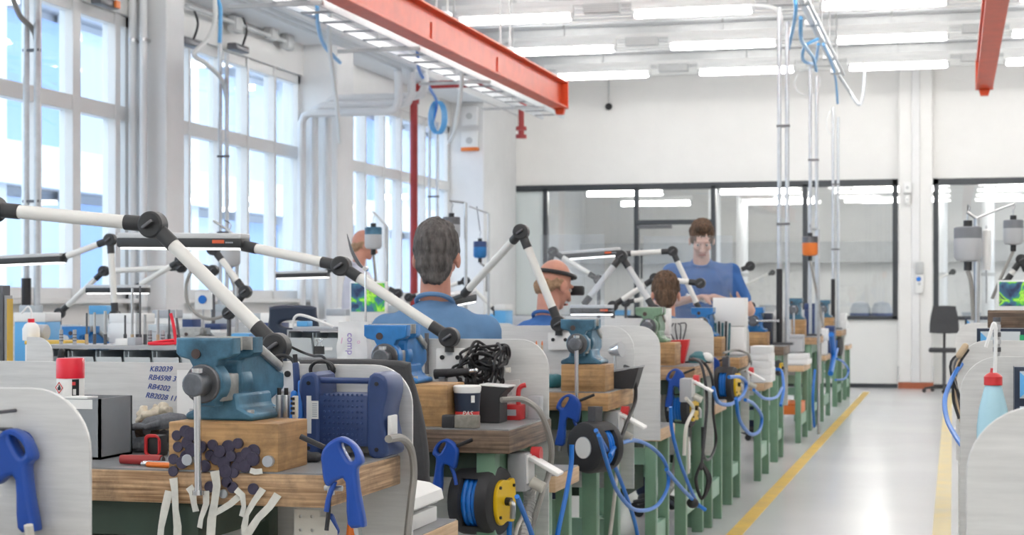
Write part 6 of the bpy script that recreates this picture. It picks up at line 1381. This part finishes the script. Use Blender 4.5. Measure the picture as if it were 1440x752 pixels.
# ================================================================= ACRYLIC SCREENS
def acrylic(x0, x1, y0, Y, zb, label):
    a, c = W(x0, y0, Y=Y), W(x1, y0, Y=Y); t = thing('splash_screen', label, 'screen', ((a.x + c.x) / 2, Y, zb)); w = (c.x - a.x) / 2; h = a.z - zb
    B().b2((-w, -.0025, 0), (w, .0025, h)).out('sheet', 'acrylic', t)
    for s in (-1, 1): B().b2((s * w * .7 - .02, -.02, 0), (s * w * .7 + .02, .02, .03)).out('foot', 'steel', t)
acrylic(905, 1030, 332, 11.308, 1.05, 'clear acrylic splash screen between the two men at the blue vise bench')
acrylic(760, 850, 330, 9.2, T4, 'clear acrylic splash screen in front of the man with the head strap')

# ================================================================= ROOM BEHIND THE GLASS
def far_table(x0, x1, label):
    t = thing('work_table', label, 'table', (x0, 29, 0)); w = x1 - x0; B().b2((0, 0, .86), (w, .8, .9)).out('tabletop', 'plastic_white', t)
    for xx in (.05, w - .05):
        for yy in (.05, .75): B().b2((xx - .03, yy - .03, 0), (xx + .03, yy + .03, .86)).out('leg', 'frame_grey', t)
far_table(-6, -2.4, 'long white work table behind the glass door'); far_table(-1.9, 2.2, 'long white work table behind the pane next to the wall column')
rr = random.Random(9)
for k in range(9):
    X = -5.6 + k * .85 + rr.uniform(-.1, .1)
    if -2.5 < X < -.85: continue
    m = rr.choice(['label_grey', 'plastic_white', 'hose_sky', 'paper', 'plastic_grey'])
    t = thing('storage_box', {'label_grey': 'grey', 'plastic_white': 'white plastic', 'hose_sky': 'light blue', 'paper': 'white paper', 'plastic_grey': 'dark grey'}[m] + ' box on a work table behind the glass', 'box', (X, 29.3, .9), group='boxes behind the glass'); h = rr.uniform(.15, .35); B().b2((-.15, -.12, 0), (.15, .12, h), bev=.01).out('box', m, t); B().b2((-.155, -.125, h - .03), (.155, .125, h)).out('lid', m, t)
for k, X in enumerate((-1.5, -1.15)):
    t = thing('dust_drum', 'rounded blue-grey extraction drum on the work table behind the glass', 'drum', (X, 29.15, .9), group='extraction drums behind the glass'); B().lathe([(0, 0), (.16, 0), (.17, .05), (.17, .24), (.12, .33), (0, .36)], n=20).out('drum', 'label_grey', t); B().lathe([(.172, .1), (.176, .1), (.176, .16), (.172, .16)], n=20).out('band', 'radio_blue', t)
for k, (X, Y) in enumerate(((-4.2, 31), (-3.7, 31), (-.2, 31), (.6, 31.2))):
    t = thing('white_duct', 'white vertical duct in the room behind the glass', 'duct', (X, Y, 0), group='ducts behind the glass'); B().cyl((0, 0, 0), (0, 0, 3.5), .11, n=16).out('duct', 'pipe_white', t); B().cyl((0, 0, 1.7), (0, 0, 1.76), .125, n=16).out('collar', 'frame_grey', t)
for k, X in enumerate((-5.3, -3.6, -.6)):
    lamp([V((X, 29.5, .95)), V((X + .05, 29.5, 1.5)), V((X + .6, 29.5, 1.75))], 'jointed lamp on a work table behind the glass', mount=False, group='jointed lamps behind the glass', jr=.05, tr=.025, post=.9)
for X in (-4.2, -2.9, 1.2): chair((X, 28.4, 0), 0, 'dark office chair at a work table behind the glass', seat=.5, m='charcoal', b0=.15, b1=.5).__setitem__('group', 'chairs behind the glass')
